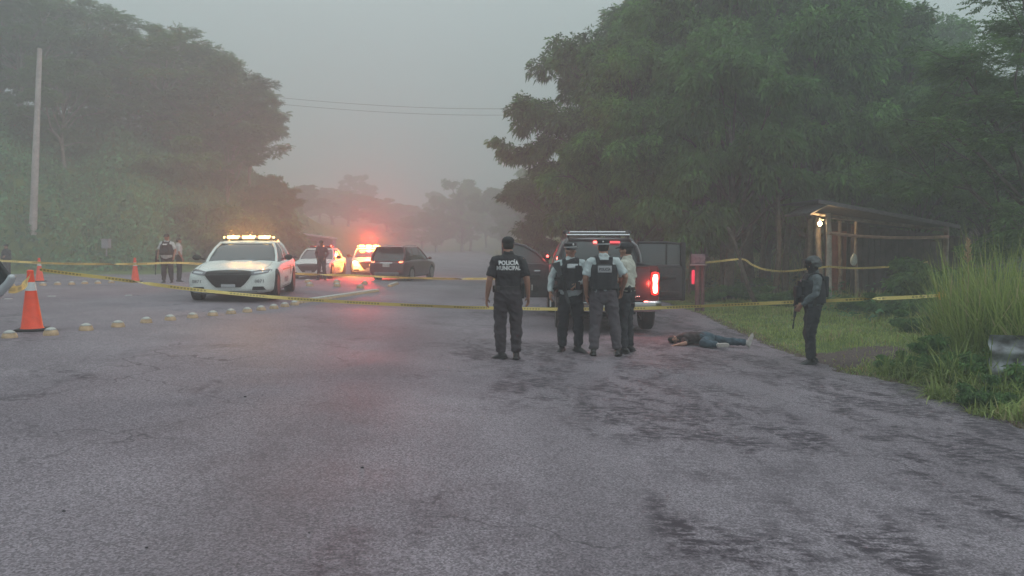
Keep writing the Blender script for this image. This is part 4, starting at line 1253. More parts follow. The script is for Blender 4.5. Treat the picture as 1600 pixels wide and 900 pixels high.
def head_shape(mb, c, M, k=1.0):
    def tr(vs): return [c + M @ (V(v) * k) for v in vs]
    t = MB(); t.ell((0, 0, 0), (0.075, 0.094, 0.112), seg=24, rings=18)
    out = []
    for x, y, z in t.v:
        if z < 0:
            q = -z / 0.112
            x *= 1 - 0.30 * q; y = y * (1 - 0.22 * q) + 0.014 * q
        if y > 0.05: x *= 0.96; y -= (y - 0.05) * 0.22
        out.append((x, y, z))
    mb.add(tr(out), t.f)
    def e(cc, r): mb.ell(c + M @ (V(cc) * k), [a * k for a in r], M, 10, 7)
    e((0, .088, -.012), (.013, .017, .022)); e((0, .098, -.026), (.017, .014, .011))       # nose
    e((0, .076, .024), (.055, .012, .010))                                                  # brow
    e((0, .076, -.058), (.024, .012, .008)); e((0, .074, -.092), (.026, .018, .016))        # lips, chin
    for s in (1, -1):
        e((.076 * s, -.004, -.012), (.010, .022, .034)); e((.045 * s, .062, -.03), (.022, .018, .02))

def hand(mb, wr, d, palm, side, k=1.0, curl=0.5):
    """palm, four unequal bent fingers and a side thumb. d along the hand, palm = the way the palm looks, side = towards the thumb"""
    d = V(d).normalized(); palm = V(palm); palm = (palm - d * palm.dot(d)).normalized()
    th = d.cross(palm); th = th if th.dot(V(side)) > 0 else -th
    wr = V(wr)
    mb.sweep([wr - d * .02, wr + d * .035 * k, wr + d * .085 * k], [(.027 * k, .020 * k), (.040 * k, .017 * k), (.041 * k, .014 * k)], side=th, seg=12)
    for i, (o, L) in enumerate(((.030, .068), (.010, .078), (-.010, .072), (-.029, .056))):
        L *= k
        b = wr + d * .085 * k + th * o * k * 1.05
        a1 = curl * (.45 + .12 * i); a2 = a1 + curl * .9
        p1 = b + (d * math.cos(a1) + palm * math.sin(a1)) * L * .5 + th * o * .12
        p2 = p1 + (d * math.cos(a2) + palm * math.sin(a2)) * L * .5
        mb.sweep([b - d * .02, p1, p2], [.0095 * k, .0088 * k, .0072 * k], seg=8)
    b = wr + d * .025 * k + th * .030 * k
    p1 = b + (d * .62 + th * .62 + palm * .35).normalized() * .04 * k
    p2 = p1 + (d * .85 + th * .15 + palm * .45).normalized() * .034 * k
    mb.sweep([b - th * .01, p1, p2], [.013 * k, .0105 * k, .0085 * k], seg=8)

def make_person(label, loc, rotz, H=1.75, J=None, build=1.0, skin=None, top=None, legs=None, sleeve='short', face=None, up=None,
                boots='boot', hatkind=None, vest=False, hands=True, voxel=0.008, seed=1, group=None, handinfo=None, belt=True, sideS=(1, 0, 0), sideP=(1, 0, 0),
                belly=0.0, texts=(), shoe_mat=None, extra=None, visor_to=None, hatmat=None, hair=True, vestmat=None, pose_torso=None, mask=False):
    skin = skin or M_skin
    k = H / 1.75
    j = {a: V(b) for a, b in J0.items()}
    for a, b in (J or {}).items(): j[a] = V(b)
    t = thing('person', label, 'person', loc, rotz, group)
    t.scale = (k, k, k)
    face = V(face or (0, 1, 0)); upv = V(up or (j['hed'] - j['nek']))
    HM = frame(face, upv); hc = j['hed']
    w = build
    spine = [j['pel'], j['wai'], j['che'], j['che'].lerp(j['nek'], .62), j['nek']]
    # body: head, neck, trunk, arms, hands and legs in one skin
    mb = MB()
    mb.sweep(spine, [(.150 * w, .105 * w), (.135 * w, .095 * w), (.155 * w, .105 * w), (.155 * w, .088), (.065, .06)], side=sideS, seg=20)
    mb.sweep([j['nek'] - (j['hed'] - j['nek']) * .4, j['hed'] - HM @ V((0, .015, .04))], [.066 * w, .056 * w], seg=14)
    head_shape(mb, hc, HM)
    for s, sg in (('R', 1), ('L', -1)):
        sh, el, wr = j['sh' + s], j['el' + s], j['wr' + s]
        mb.sweep([sh, sh.lerp(el, .5), el, el.lerp(wr, .3), wr], [.056 * w, .050 * w, .040 * w, .041 * w, .027], seg=12)
        if hands:
            d = (wr - el).normalized()
            hi = (handinfo or {}).get(s, {})
            inw = V((-sg, 0, 0)) if True else None
            hand(mb, wr, hi.get('d', d * .7 + V((0, .1, -.6))), hi.get('palm', inw + V((0, -.3, 0))), hi.get('side', V((0, 1, 0))), 1.0, hi.get('curl', .55))
        hp, kn, an, to = j['hp' + s], j['kn' + s], j['an' + s], j['to' + s]
        mb.sweep([hp, hp.lerp(kn, .5), kn, kn.lerp(an, .35), an], [.082 * w, .070 * w, .052, .052, .038], seg=12)
        ftd = (to - an).normalized(); sn = (kn - an).normalized(); sn = (sn - ftd * sn.dot(ftd)).normalized(); mb.sweep([an, an + ftd * .04 - sn * .035, an + ftd * .09 - sn * .048], [.032, .026, .018], seg=10)
    body = link('body', organic(mb, voxel, 2), skin, t, sharp=None)
    # trousers
    mb = MB()
    mb.sweep([j['pel'] - (j['wai'] - j['pel']) * .35, j['pel'], j['pel'].lerp(j['wai'], .75)], [(.150 * w, .115 * w), (.172 * w, .128 * w), (.160 * w + belly * .4, .118 * w + belly)], side=sideP, seg=20)
    for s, sg in (('R', 1), ('L', -1)):
        hp, kn, an = j['hp' + s], j['kn' + s], j['an' + s]
        mb.sweep([hp + V((0, 0, 0)), hp.lerp(kn, .35), hp.lerp(kn, .72), kn, kn.lerp(an, .3), kn.lerp(an, .7), an.lerp(kn, .06)],
                 [.094 * w, .096 * w, .082 * w, .074 * w, .074 * w, .068, .064], seg=16, caps='flat')
    trou = link('trousers', organic(mb, voxel * 1.25, 3, 0.018, 7.0, seed), legs or M_trouser, t, sharp=None)
    # shirt
    mb = MB()
    b2 = belly
    mb.sweep([j['pel'].lerp(j['wai'], .45), j['wai'], j['wai'].lerp(j['che'], .5), j['che'], j['che'].lerp(j['nek'], .45), j['che'].lerp(j['nek'], .78), j['nek'] + (j['nek'] - j['che']) * .05],
             [(.166 * w + b2 * .5, .125 * w + b2), (.160 * w + b2 * .5, .122 * w + b2), (.165 * w + b2 * .3, .122 * w + b2 * .6), (.178 * w, .128 * w), (.180 * w, .118 * w), (.135 * w, .098), (.074, .072)], side=sideS, seg=24)
    for s, sg in (('R', 1), ('L', -1)):
        sh, el, wr = j['sh' + s], j['el' + s], j['wr' + s]
        c = j['che'].lerp(j['nek'], .55)
        mb.sweep([c.lerp(sh, .5), sh], [.068 * w, .061 * w], seg=14)
        if sleeve == 'short':
            mb.sweep([sh, sh.lerp(el, .4), sh.lerp(el, .82)], [.060 * w, .059 * w, .063 * w], seg=14, caps='flat')
        else:
            mb.sweep([sh, sh.lerp(el, .5), el, el.lerp(wr, .4), el.lerp(wr, .93)], [.061 * w, .058 * w, .052 * w, .050 * w, .040], seg=14, caps='flat')
    shirt = link('shirt', organic(mb, voxel * 1.1, 3, 0.013, 8.0, seed + 5), top or M_black, t, sharp=None)
    # footwear
    for s, sg in (('R', 1), ('L', -1)):
        kn, an, to = j['kn' + s], j['an' + s], j['to' + s]
        mb = MB(); fw = (to - an); heel = an - fw * .28; heel = heel + (to - heel) * 0
        shin = (kn - an).normalized()
        ft = fw.normalized()
        sole_n = (shin - ft * shin.dot(ft)).normalized()
        sd2 = ft.cross(sole_n)
        hb = an - sole_n * .045 - ft * .045
        tb_ = to - sole_n * (.0)
        tb_ = hb + ft * .255
        mb.sweep([hb, hb + ft * .10 + sole_n * .008, hb + ft * .19 - sole_n * .004, tb_ - sole_n * .012], [(.038, .040), (.043, .042), (.049, .034), (.038, .024)], side=sd2, seg=14)
        if boots == 'boot': mb.sweep([an - sole_n * .03, an + shin * .07, an + shin * .16], [(.046, .055), (.047, .050), (.052, .054)], side=sd2, seg=14, caps='flat')
        else: mb.sweep([an - sole_n * .02, an + shin * .045], [(.044, .052), (.046, .052)], side=sd2, seg=14, caps='flat')
        mb.box(hb + ft * .10 - sole_n * .038, (.085, .275, .022), .008, rot=Matrix((sd2, ft, sole_n)).transposed())
        link(boots, organic(mb, voxel, 2), shoe_mat or M_leather, t, sharp=None)
    # face
    if not mask:
        for sg in (1, -1):
            mb = MB(); mb.ell(hc + HM @ V((.031 * sg, .0775, .004)), (.014, .008, .0065), HM, 10, 6); mb.build('eye', M_eye, t)
            mb = MB(); mb.box(hc + HM @ V((.031 * sg, .088, .022)), (.034, .008, .006), 0.002, rot=HM); mb.build('eyebrow', M_hair, t)
        mb = MB(); mb.ell(hc + HM @ V((0, .088, -.060)), (.022, .006, .006), HM, 10, 6); mb.build('mouth', M_lip, t)
    else:
        mb = MB(); mb.sweep([hc + HM @ V((0, -.005, -.16)), hc + HM @ V((0, .0, -.10)), hc + HM @ V((0, .006, -.03)), hc + HM @ V((0, .004, 0.005))],
                            [(.074, .078), (.070, .082), (.080, .098), (.080, .098)], side=HM @ V((1, 0, 0)), seg=20)
        mb.ell(hc + HM @ V((0, .096, -.02)), (.022, .02, .028), HM)
        link('face_mask', organic(mb, voxel, 2), M_black, t, sharp=None)
    if hair:
        mb = MB(); tt = MB(); tt.ell((0, -.006, .010), (.082, .096, .112), seg=24, rings=16)
        mb.v = [hc + HM @ V((x, min(y, .074), z)) if z > -.01 or y < -.025 else hc + HM @ V((x * .86, y * .86 - .004, max(z * .9, -.062))) for x, y, z in tt.v]; mb.f = tt.f; mb.sm = tt.sm
        mb.v = [v for v in mb.v]
        link('hair', organic(mb, voxel, 1), M_hair, t, sharp=None)
    # head gear
    hm = hatmat or M_black
    if hatkind == 'cap':
        mb = MB(); mb.sweep([hc + HM @ V((0, -.008, z_)) for z_ in (.030, .065, .092, .112, .124)], [(.091, .107), (.090, .106), (.079, .094), (.056, .068), (.022, .027)], side=HM @ V((1, 0, 0)), seg=24, caps='flat')
        cap = link('cap', organic(mb, voxel, 2), hm, t, sharp=None)
        mb = MB(); mb.sweep([hc + HM @ V((0, .075, .043)), hc + HM @ V((0, .12, .036)), hc + HM @ V((0, .158, .024))], [(.078, .007), (.074, .007), (.048, .006)], side=HM @ V((1, 0, 0)), seg=20)
        mb.build('visor', hm, cap)
        if texts and 'capmark' in texts:
            mb = MB(); mb.ell(hc + HM @ V((0, .094 if face.y * 1 > -2 else 0, .085)), (.02, .008, .018), HM); mb.build('badge', M_letter, cap)
    elif hatkind == 'kepi':     # round service cap with a pale band
        mb = MB(); mb.sweep([hc + HM @ V((0, -.006, .040)), hc + HM @ V((0, -.006, .066)), hc + HM @ V((0, -.004, .112))], [(.092, .106), (.094, .108), (.100, .114)], side=HM @ V((1, 0, 0)), seg=24, caps='flat')
        cap = link('cap', organic(mb, voxel, 2), hm, t, sharp=None)
        mb = MB(); mb.sweep([hc + HM @ V((0, -.006, .040)), hc + HM @ V((0, -.006, .060))], [(.0985, .1125), (.0985, .1125)], side=HM @ V((1, 0, 0)), seg=24, caps='flat')
        mb.build('cap_band', mat('cap_band', (0.36, 0.38, 0.40), 0.7), cap)
        mb = MB(); mb.sweep([hc + HM @ V((0, .085, .040)), hc + HM @ V((0, .13, .026)), hc + HM @ V((0, .155, .012))], [(.078, .006), (.070, .006), (.045, .005)], side=HM @ V((1, 0, 0)), seg=20)
        mb.build('visor', M_leather, cap)
        mb = MB(); mb.ell(hc + HM @ V((.0, .106, .085)), (.017, .008, .02), HM); mb.ell(hc + HM @ V((.0, -.118, .085)), (.014, .006, .012), HM); mb.build('badge', M_silver, cap)
    elif hatkind == 'helmet':
        mb = MB(); tt = MB(); tt.ell((0, -.01, .018), (.118, .138, .128), seg=28, rings=20)
        mb.v = [hc + HM @ V((x, y, max(z, (-.045 if y < .03 else .018)))) for x, y, z in tt.v]; mb.f = tt.f; mb.sm = tt.sm
        for s in (1, -1): mb.box(hc + HM @ V((.116 * s, -.005, .03)), (.018, .12, .03), .006, rot=HM)
        mb.box(hc + HM @ V((0, .128, .07)), (.045, .03, .05), .008, rot=HM)
        cap = link('helmet', organic(mb, voxel * .8, 1), hm, t, sharp=None)
        mb = MB(); mb.sweep([hc + HM @ V((-.10, .06, .045)), hc + HM @ V((-.05, .125, .05)), hc + HM @ V((.05, .125, .05)), hc + HM @ V((.10, .06, .045))], [(.014, .034)] * 4, side=(HM @ V((0, 1, 0))), seg=12)
        mb.build('goggles', M_gun, cap)
        mb = MB()
        for s in (1, -1): mb.sweep([hc + HM @ V((.10 * s, -.02, -.03)), hc + HM @ V((.078 * s, .03, -.10)), hc + HM @ V((0.0, .06, -.115))], [.006] * 3, seg=6)
        mb.build('chin_strap', M_black, cap)
    # belt
    if belt:
        pb_ = j['pel'].lerp(j['wai'], .62); ax = (j['wai'] - j['pel']).normalized()
        mb = MB(); mb.sweep([pb_ - ax * .024, pb_ + ax * .024], [(.176 * w + belly * .5, .137 * w + belly)] * 2, side=sideP, seg=28, caps='flat')
        bt = mb.build('belt', M_leather, t)
        mb = MB(); mb.box(pb_ + V((.185 * w, 0.0, -.07)), (.05, .085, .17), .015); mb.box(pb_ + V((.19 * w, -.05, .02)), (.04, .04, .09), .01)
        mb.build('holster', M_leather, bt)
        mb = MB(); mb.box(pb_ + V((-.18 * w, 0.03, -.02)), (.045, .06, .10), .012); mb.box(pb_ + V((-.14 * w, -.10, -.01)), (.06, .045, .08), .012); mb.build('pouch', M_leather, bt)
    vest_o = None
    if vest:
        mb = MB()
        c = j['che']; ax = (j['nek'] - j['wai']).normalized()
        lo = j['wai'] - ax * 0.075
        mb.sweep([lo, lo.lerp(c, .5), c, c + ax * .075], [(.185 * w + b2 * .5, .165 * w + b2), (.190 * w + b2 * .4, .165 * w + b2 * .7), (.190 * w, .165 * w), (.165 * w, .155 * w)], side=sideS, seg=28, caps='flat', power=2.6)
        sv = V(sideS).normalized(); fv = ax.cross(sv)
        if fv.y < 0: fv = -fv
        mb.sweep([c + ax * .07 - fv * .125, c + ax * .13 - fv * .118, c + ax * .135 - fv * .108], [(.105, .018), (.085, .018), (.08, .015)], side=sideS, seg=16)
        mb.sweep([c + ax * .05 + fv * .135, c + ax * .11 + fv * .122, c + ax * .150 + fv * .105], [(.150, .022), (.128, .022), (.105, .02)], side=sideS, seg=16, power=3)
        for sg in (1, -1):
            o = sv * .100 * sg
            mb.sweep([c + ax * .10 + fv * .125 + o, c + ax * .165 + fv * .085 + o * 1.05, c + ax * .192 + o * 1.05, c + ax * .17 - fv * .09 + o, c + ax * .09 - fv * .135 + o * .9], [(.034, .014)] * 5, side=sideS, seg=10)
        vest_o = link('vest', organic(mb, voxel, 2), vestmat or M_vest, t, sharp=None)
        for i in range(4): MB().box(lo + ax * .06 + fv * (.172 * w + b2 * .8) + sv * (-.115 + .077 * i), (.066, .045, .13), .012).build('pouch', M_vest, vest_o)
        MB().box(c + ax * .0 + fv * .178 * w + sv * .08, (.07, .04, .09), .01).build('pouch', M_vest, vest_o); MB().box(c + ax * .02 + fv * .176 * w - sv * .095, (.045, .045, .12), .01).build('radio', M_vest, vest_o)
    t['_j'] = 0
    del t['_j']
    info = dict(t=t, j=j, body=body, shirt=shirt, trousers=trou, vest=vest_o, HM=HM, hc=hc, k=k)
    return info

def on_cloth(info, which, txt_bm, org, u, v, d, m, name='lettering', off=0.004, step=.02, thick=0.0015):
    base = info[which]
    me = project(txt_bm, bvh_of(base.data), org, u, v, d, off, step, thick)
    return link(name, me, m, base, sharp=None)

def person_at(px, py, H_px=None):
    return gp(px, py)

# officer with his back to the camera, alone on the left of the group
p = gp(794, 562)
o1 = make_person('officer seen from behind in a black shirt lettered POLICÍA MUNICIPAL, left of the group', p, R(3), 1.80,
    dict(elR=(.262, -.055, 1.14), wrR=(.285, .015, .895), elL=(-.262, -.055, 1.14), wrL=(-.30, .0, .885),
         anR=(.115, .0, .09), toR=(.15, .17, .035), anL=(-.10, .02, .09), toL=(-.27, .13, .035), hpR=(.09, 0, .93)),
    1.10, M_skin2, M_black, M_trouser, 'short', hatkind='cap', seed=3, voxel=.0075)
for txt, z, s in (('POLICÍA', 1.375, .082), ('MUNICIPAL', 1.302, .078)):
    on_cloth(o1, 'shirt', text_bm(txt, s, 0.004, .88 if len(txt) < 8 else .80), (0, 0, z), (1, 0, 0), (0, 0, 1), (0, 1, 0), M_letter)

# officer facing the camera with a slung rifle
p = gp(891, 550)
o2 = make_person('officer facing the camera in pale shirt and dark vest, long gun slung across him', p, R(176), 1.76,
    dict(shR=(.19, -.01, 1.40), elR=(.30, -.05, 1.17), wrR=(.315, .06, .95), elL=(-.24, .03, 1.16), wrL=(-.10, .17, 1.10),
         anR=(.135, 0, .09), toR=(.19, .16, .035), anL=(-.13, 0, .09), toL=(-.27, .11, .035)),
    1.10, M_skin, M_shirt, M_navytr, 'long', face=(-.50, 1, 0.0), hatkind='kepi', vest=True, belly=.03, seed=9, boots='shoe', voxel=.0075)
patch = on_cloth(o2, 'vest', poly_bm(round_poly(.17, .07, .01)), (-.03, 0, 1.375), (-1, 0, 0), (0, 0, 1), (0, -1, 0), mat('pale_patch', (.48, .5, .53), .6), 'name_strip', .006)

# officer with the lettered vest, back to the camera
p = gp(942, 556)
o3 = make_person('officer seen from behind, pale shirt, dark vest with a grey POLICÍA panel', p, R(0), 1.83,
    dict(shR=(.19, -.01, 1.405), elR=(.325, -.04, 1.19), wrR=(.30, .14, .98), shL=(-.19, -.01, 1.405), elL=(-.27, -.03, 1.16), wrL=(-.25, .05, .92),
         hpR=(.10, 0, .93), knR=(.165, .01, .50), anR=(.215, -.02, .09), toR=(.26, .14, .035), knL=(-.115, .01, .5), anL=(-.145, -.04, .09), toL=(-.15, .13, .035)),
    1.10, M_skin, M_shirt, M_greytr, 'short', face=(.15, 1, 0), hatkind='kepi', vest=True, seed=14, boots='shoe', voxel=.0075)
on_cloth(o3, 'vest', poly_bm(round_poly(.205, .105, .008)), (0, 0, 1.305), (1, 0, 0), (0, 0, 1), (0, 1, 0), M_greypatch, 'panel', .004)
on_cloth(o3, 'vest', text_bm('POLICÍA', .056, .0015, .78), (0, 0, 1.303), (1, 0, 0), (0, 0, 1), (0, 1, 0), M_vest, 'lettering', .0075)

# officer partly hidden behind him, turned to the left
p = gp(978, 552)
o4 = make_person('officer in cream shirt facing left, half hidden behind the lettered vest', p, R(62), 1.80,
    dict(elR=(.26, -.02, 1.15), wrR=(.20, .14, .93), elL=(-.25, .0, 1.15), wrL=(-.14, .16, .96)),
    1.04, M_skin, M_shirtw, M_navytr, 'short', face=(-.1, 1, .02), hatkind='cap', seed=21, boots='shoe', voxel=.0075)
on_cloth(o4, 'shirt', poly_bm(round_poly(.075, .085, .03)), (.2, -.01, 1.33), (0, 1, 0), (0, 0, 1), (-1, 0, 0), M_letter, 'shoulder_patch', .004)
mb = MB(); wj = o4['j']['wrR']; mb.sweep([wj + V((0.005, -.012, .018)), wj + V((0, 0, 0))], [(.033, .033)] * 2, seg=14, caps='flat'); mb.build('watch', M_gun, o4['t'])

# soldier at the verge, facing left
p = gp(1268, 569)
o5 = make_person('masked soldier in helmet and dark vest at the road edge, facing left', p, R(86), 1.70,
    dict(shR=(.19, -.02, 1.405), elR=(.26, -.04, 1.16), wrR=(.19, .14, .97), elL=(-.22, .02, 1.16), wrL=(-.09, .21, .98),
         anR=(.10, -.04, .09), toR=(.12, .15, .035), anL=(-.10, .05, .09), toL=(-.13, .24, .035), knL=(-.10, .06, .5)),
    1.06, M_skin2, M_greysleeve, M_navytr, 'long', face=(0, 1, -.04), hatkind='helmet', vest=True, seed=27, hatmat=M_camo, mask=True, voxel=.0075, belly=.02)
mb = MB(); j = o5['j']
mb.box(V((0, -.185, 1.27)), (.24, .07, .34), .03); mb.build('back_pouch', M_vest, o5['vest'])
mb = MB(); mb.box(V((.02, .24, 1.18)), (.20, .10, .19), .03); mb.build('chest_pack', M_vest, o5['vest'])
mb = MB(); mb.box(V((.0, .195, 1.36)), (.05, .02, .04), .006); mb.build('badge', M_silver, o5['vest'])
for s in ('R', 'L'):
    kn = o5['j']['kn' + s]; mb = MB(); mb.sweep([kn + V((0, .045, -.08)), kn + V((0, .06, 0)), kn + V((0, .045, .08))], [(.06, .035), (.068, .04), (.06, .035)], seg=14)
    mb.build('knee_pad', M_vest, o5['trousers'])

def rifle(label, loc, M, group=None):
    """muzzle along +y, top along +z, grip near the origin"""
    t = thing('rifle', label, 'rifle', loc, 0, group)
    t.rotation_euler = M.to_euler()
    mb = MB(); mb.box((0, .05, 0), (.042, .26, .062), .008); mb.box((0, -.03, -.07), (.03, .045, .11), .008, rot=Matrix.Rotation(R(-15), 3, 'X')); mb.box((0, .08, .045), (.02, .2, .018), .004)
    mb.build('receiver', M_gun, t)
    mb = MB(); mb.rod((0, .17, .008), (0, .56, .008), .0105, 10); mb.rod((0, .52, .008), (0, .60, .008), .015, 10); mb.box((0, .44, .035), (.008, .012, .05), .002)
    mb.build('barrel', M_gun, t)
    mb = MB(); mb.sweep([(0, .17, .005), (0, .38, .008)], [(.026, .029), (.022, .024)], side=(1, 0, 0), seg=12, caps='flat', power=3); mb.build('handguard', M_gunw, t)
    mb = MB(); mb.prism([(-.29, .03), (-.08, .018), (-.08, -.02), (-.24, -.085), (-.29, -.095)], -.019, .019, Matrix.Rotation(R(90), 4, 'Z') @ Matrix.Identity(4)); 
    mb.build('stock', M_gunw, t)
    mb = MB(); mb.sweep([(0, .075, -.02), (0, .085, -.10), (0, .115, -.18)], [(.013, .030)] * 3, side=(1, 0, 0), seg=10, caps='flat', power=4); mb.build('magazine', M_gun, t)
    return t
def axes(fwd, up):
    M = frame(fwd, up); return M
# slung across the facing officer: stock at his right shoulder, muzzle towards his left knee (he faces the camera)
def at_person(info, v): return info['t'].matrix_basis @ V(v)
def dir_person(info, v):
    a = info['t'].rotation_euler.z; return Matrix.Rotation(a, 3, 'Z') @ V(v)
rifle('black long gun slung stock up across the facing officer, muzzle at his thigh', at_person(o2, (.13, .235, 1.16)), axes(dir_person(o2, (-.26, .05, -1)), dir_person(o2, (-.8, .3, .4))))
mb = MB(); A = at_person(o2, (.15, .22, 1.30)); B = at_person(o2, (.06, .235, 1.02)); pts = [A, at_person(o2, (.05, .19, 1.45)), at_person(o2, (-.10, .04, 1.50)), at_person(o2, (-.13, -.17, 1.35)), at_person(o2, (.06, -.215, 1.1)), at_person(o2, (.24, .02, 1.06)), B]
mb.sweep([q - A for q in pts], [(.019, .004)] * 7, side=(0, 0, 1), seg=8); tag(mb.build('rifle_sling', M_gun, loc=A), 'black sling of the facing officer\'s gun, round his neck', 'sling')
rf5 = rifle('dark rifle held low against the soldier\'s chest, pointing down to the left', at_person(o5, (.04, .235, 1.10)), axes(dir_person(o5, (.02, .10, -1)), dir_person(o5, (0, 1, .1))))
rf5.scale = (.86, .86, .86)
tag(MB().rod((0, 0, 0), (0, 0, -.10), .012, 8).build('radio', M_letter, loc=at_person(o2, (.315, .10, .83))), 'small white item in the right hand of the facing officer', 'handheld item')

# person between the parked cars
p = gp(503, 438)
o6 = make_person('person in dark red clothes with hands in pockets before the second white police car', p, R(172), 1.74,
    dict(elR=(.28, -.08, 1.17), wrR=(.17, .06, .98), elL=(-.28, -.08, 1.17), wrL=(-.17, .06, .98), anR=(.17, 0, .09), anL=(-.15, 0, .09), toR=(.24, .14, .035), toL=(-.26, .13, .035)),
    1.02, M_skin2, M_reddish, M_black, 'long', hatkind='cap', seed=31, voxel=.013)
# pair of officers at the slope
p = at(262, 438, 29.0); p.z = float(G(p.x, p.y)) ; 
o7 = make_person('stout officer facing the camera by the embankment, dark vest over pale sleeves', p, R(184), 1.78,
    dict(elR=(.29, -.04, 1.16), wrR=(.30, .06, .97), elL=(-.28, -.02, 1.16), wrL=(-.26, .08, .94)), 1.16, M_skin, M_shirt, M_trouser, 'short', hatkind='cap', vest=True, belly=.05, seed=35, voxel=.013, boots='shoe')
on_cloth(o7, 'vest', poly_bm(round_poly(.17, .045, .006)), (0, 0, 1.375), (-1, 0, 0), (0, 0, 1), (0, -1, 0), M_letter, 'name_strip', .008)
rifle('long gun hanging muzzle down beside the stout officer', at_person(o7, (.36, .06, .88)), axes(dir_person(o7, (.06, .0, -1)), dir_person(o7, (.3, .9, 0))))
p = at(280, 434, 31.0); p.z = float(G(p.x, p.y))
o8 = make_person('officer turned away behind the stout one, white shirt and bare arms', p, R(-60), 1.72,
    dict(elR=(.25, -.02, 1.16), wrR=(.24, .10, .93)), 1.0, M_skin, M_pinkshirt, M_navytr, 'short', hatkind=None, seed=39, voxel=.013, boots='shoe')
p = at(11, 420, 39.0); p.z = float(terrain(p.x, p.y))
o9 = make_person('dark uniformed officer standing in the weeds at the far left edge', p, R(165), 1.72,
    dict(elL=(-.26, .05, 1.18), wrL=(-.12, .2, 1.16), elR=(.26, 0, 1.16), wrR=(.16, .18, 1.1)), 1.05, M_skin, M_black, M_black, 'long', hatkind='cap', vest=True, seed=43, voxel=.013)

# person lying on the asphalt
c = at(1098, 528, 14.35); c.z = float(G(c.x, c.y)) + 0.012
LJ = dict(pel=(.10, .06, .145), wai=(-.06, .10, .150), che=(-.28, .16, .140), nek=(-.46, .20, .115), hed=(-.58, .20, .105),
    shR=(-.40, .02, .11), elR=(-.42, -.16, .065), wrR=(-.60, -.20, .045), shL=(-.40, .36, .13), elL=(-.20, .46, .09), wrL=(-.36, .52, .05),
    hpR=(.13, -.02, .12), knR=(-.10, -.30, .085), anR=(.20, -.42, .065), toR=(.34, -.37, .06),
    hpL=(.15, .14, .13), knL=(.50, -.02, .095), anL=(.90, -.16, .07), toL=(.96, -.13, .22))
o10 = make_person('person in jeans and white shoes lying on the asphalt between the pickup and the soldier', c, R(4), 1.48, LJ, 1.02, M_skin, M_brownshirt, M_jeans, 'short',
    face=(.05, -1, .12), up=(-1, 0, .05), boots='shoe', shoe_mat=M_shoe, seed=51, belt=False, sideS=(0, -.9, .25), sideP=(0, -.9, .3), voxel=.0075,
    handinfo={'R': dict(d=(-1, -.1, -.1), palm=(0, 0, -1), side=(0, 1, 0)), 'L': dict(d=(-1, .2, -.1), palm=(0, 0, -1), side=(0, -1, 0))})

# ------------------------------------------------------------------ vehicles
M_white = mat('white_paint', (0.68, 0.72, 0.70), 0.5, coat=0.0, var=0.13, vscale=2.2, detail=9)
M_maroon = mat('maroon_paint_red_lit', (0.10, 0.010, 0.018), 0.30, coat=0.6, var=0.1, vscale=3)  # maroon car colour, with redness from the flashing lights painted in
M_truck = mat('dark_maroon_paint', (0.040, 0.028, 0.036), 0.30, coat=0.6, var=0.15, vscale=3)
M_glass = mat('car_glass', (0.025, 0.03, 0.036), 0.06, spec=0.8)
M_glassl = mat('windshield_glass', (0.07, 0.08, 0.09), 0.05, spec=0.9)
M_trim = mat('black_trim', (0.02, 0.02, 0.022), 0.55, var=0.2)
M_grille = mat('grille_black', (0.012, 0.012, 0.014), 0.5, var=0.3, vscale=60)
M_tyre = mat('tyre', (0.02, 0.019, 0.02), 0.85, var=0.25, vscale=30)
M_rim = mat('rim', (0.45, 0.45, 0.46), 0.35, metal=0.8)
M_rimd = mat('dark_rim', (0.06, 0.06, 0.065), 0.45, metal=0.6)
M_chrome = mat('chrome', (0.62, 0.62, 0.64), 0.18, metal=1.0)
M_lampoff = mat('headlamp', (0.10, 0.10, 0.12), 0.12, spec=0.9)
M_lampw = mat('headlamp_clear', (0.42, 0.44, 0.47), 0.15, spec=0.9)
M_under = mat('underbody', (0.012, 0.011, 0.012), 0.9)
M_plate = mat('plate', (0.55, 0.55, 0.52), 0.5, var=0.3, vscale=30)
M_tail = mat('tail_lens', (0.22, 0.01, 0.015), 0.2, spec=0.8)
M_tail_on = mat('tail_lens_on', (0.6, 0.05, 0.04), 0.3, emis=(1.0, 0.16, 0.08), estr=9)
M_amber_on = mat('amber_beacon', (0.9, 0.5, 0.15), 0.3, emis=(1.0, 0.62, 0.20), estr=4.5)
M_red_on = mat('red_glow', (0.8, 0.05, 0.04), 0.3, emis=(1.0, 0.12, 0.10), estr=4)
M_flare_on = mat('flash_beacon', (1, 0.5, 0.2), 0.3, emis=(1.0, 0.60, 0.22), estr=14)
M_sticker = mat('grey_marking', (0.23, 0.23, 0.25), 0.5)
M_olive = mat('olive_marking', (0.20, 0.23, 0.16), 0.5)
M_inner = mat('door_lining', (0.05, 0.05, 0.055), 0.75, var=0.2, vscale=10)

def section(zl, zb, zt, w):
    h = zb - zl
    half = [(0, zl), (.80 * w, zl), (.955 * w, zl + .05), (w * .985, zl + .25 * h), (w, zl + .62 * h), (w * .985, zl + .82 * h), (.955 * w, zb), (.84 * w, zb + .62 * (zt - zb)), (.45 * w, zt), (0, zt + .012)]
    return half + [(-x, z) for x, z in reversed(half[1:-1])]

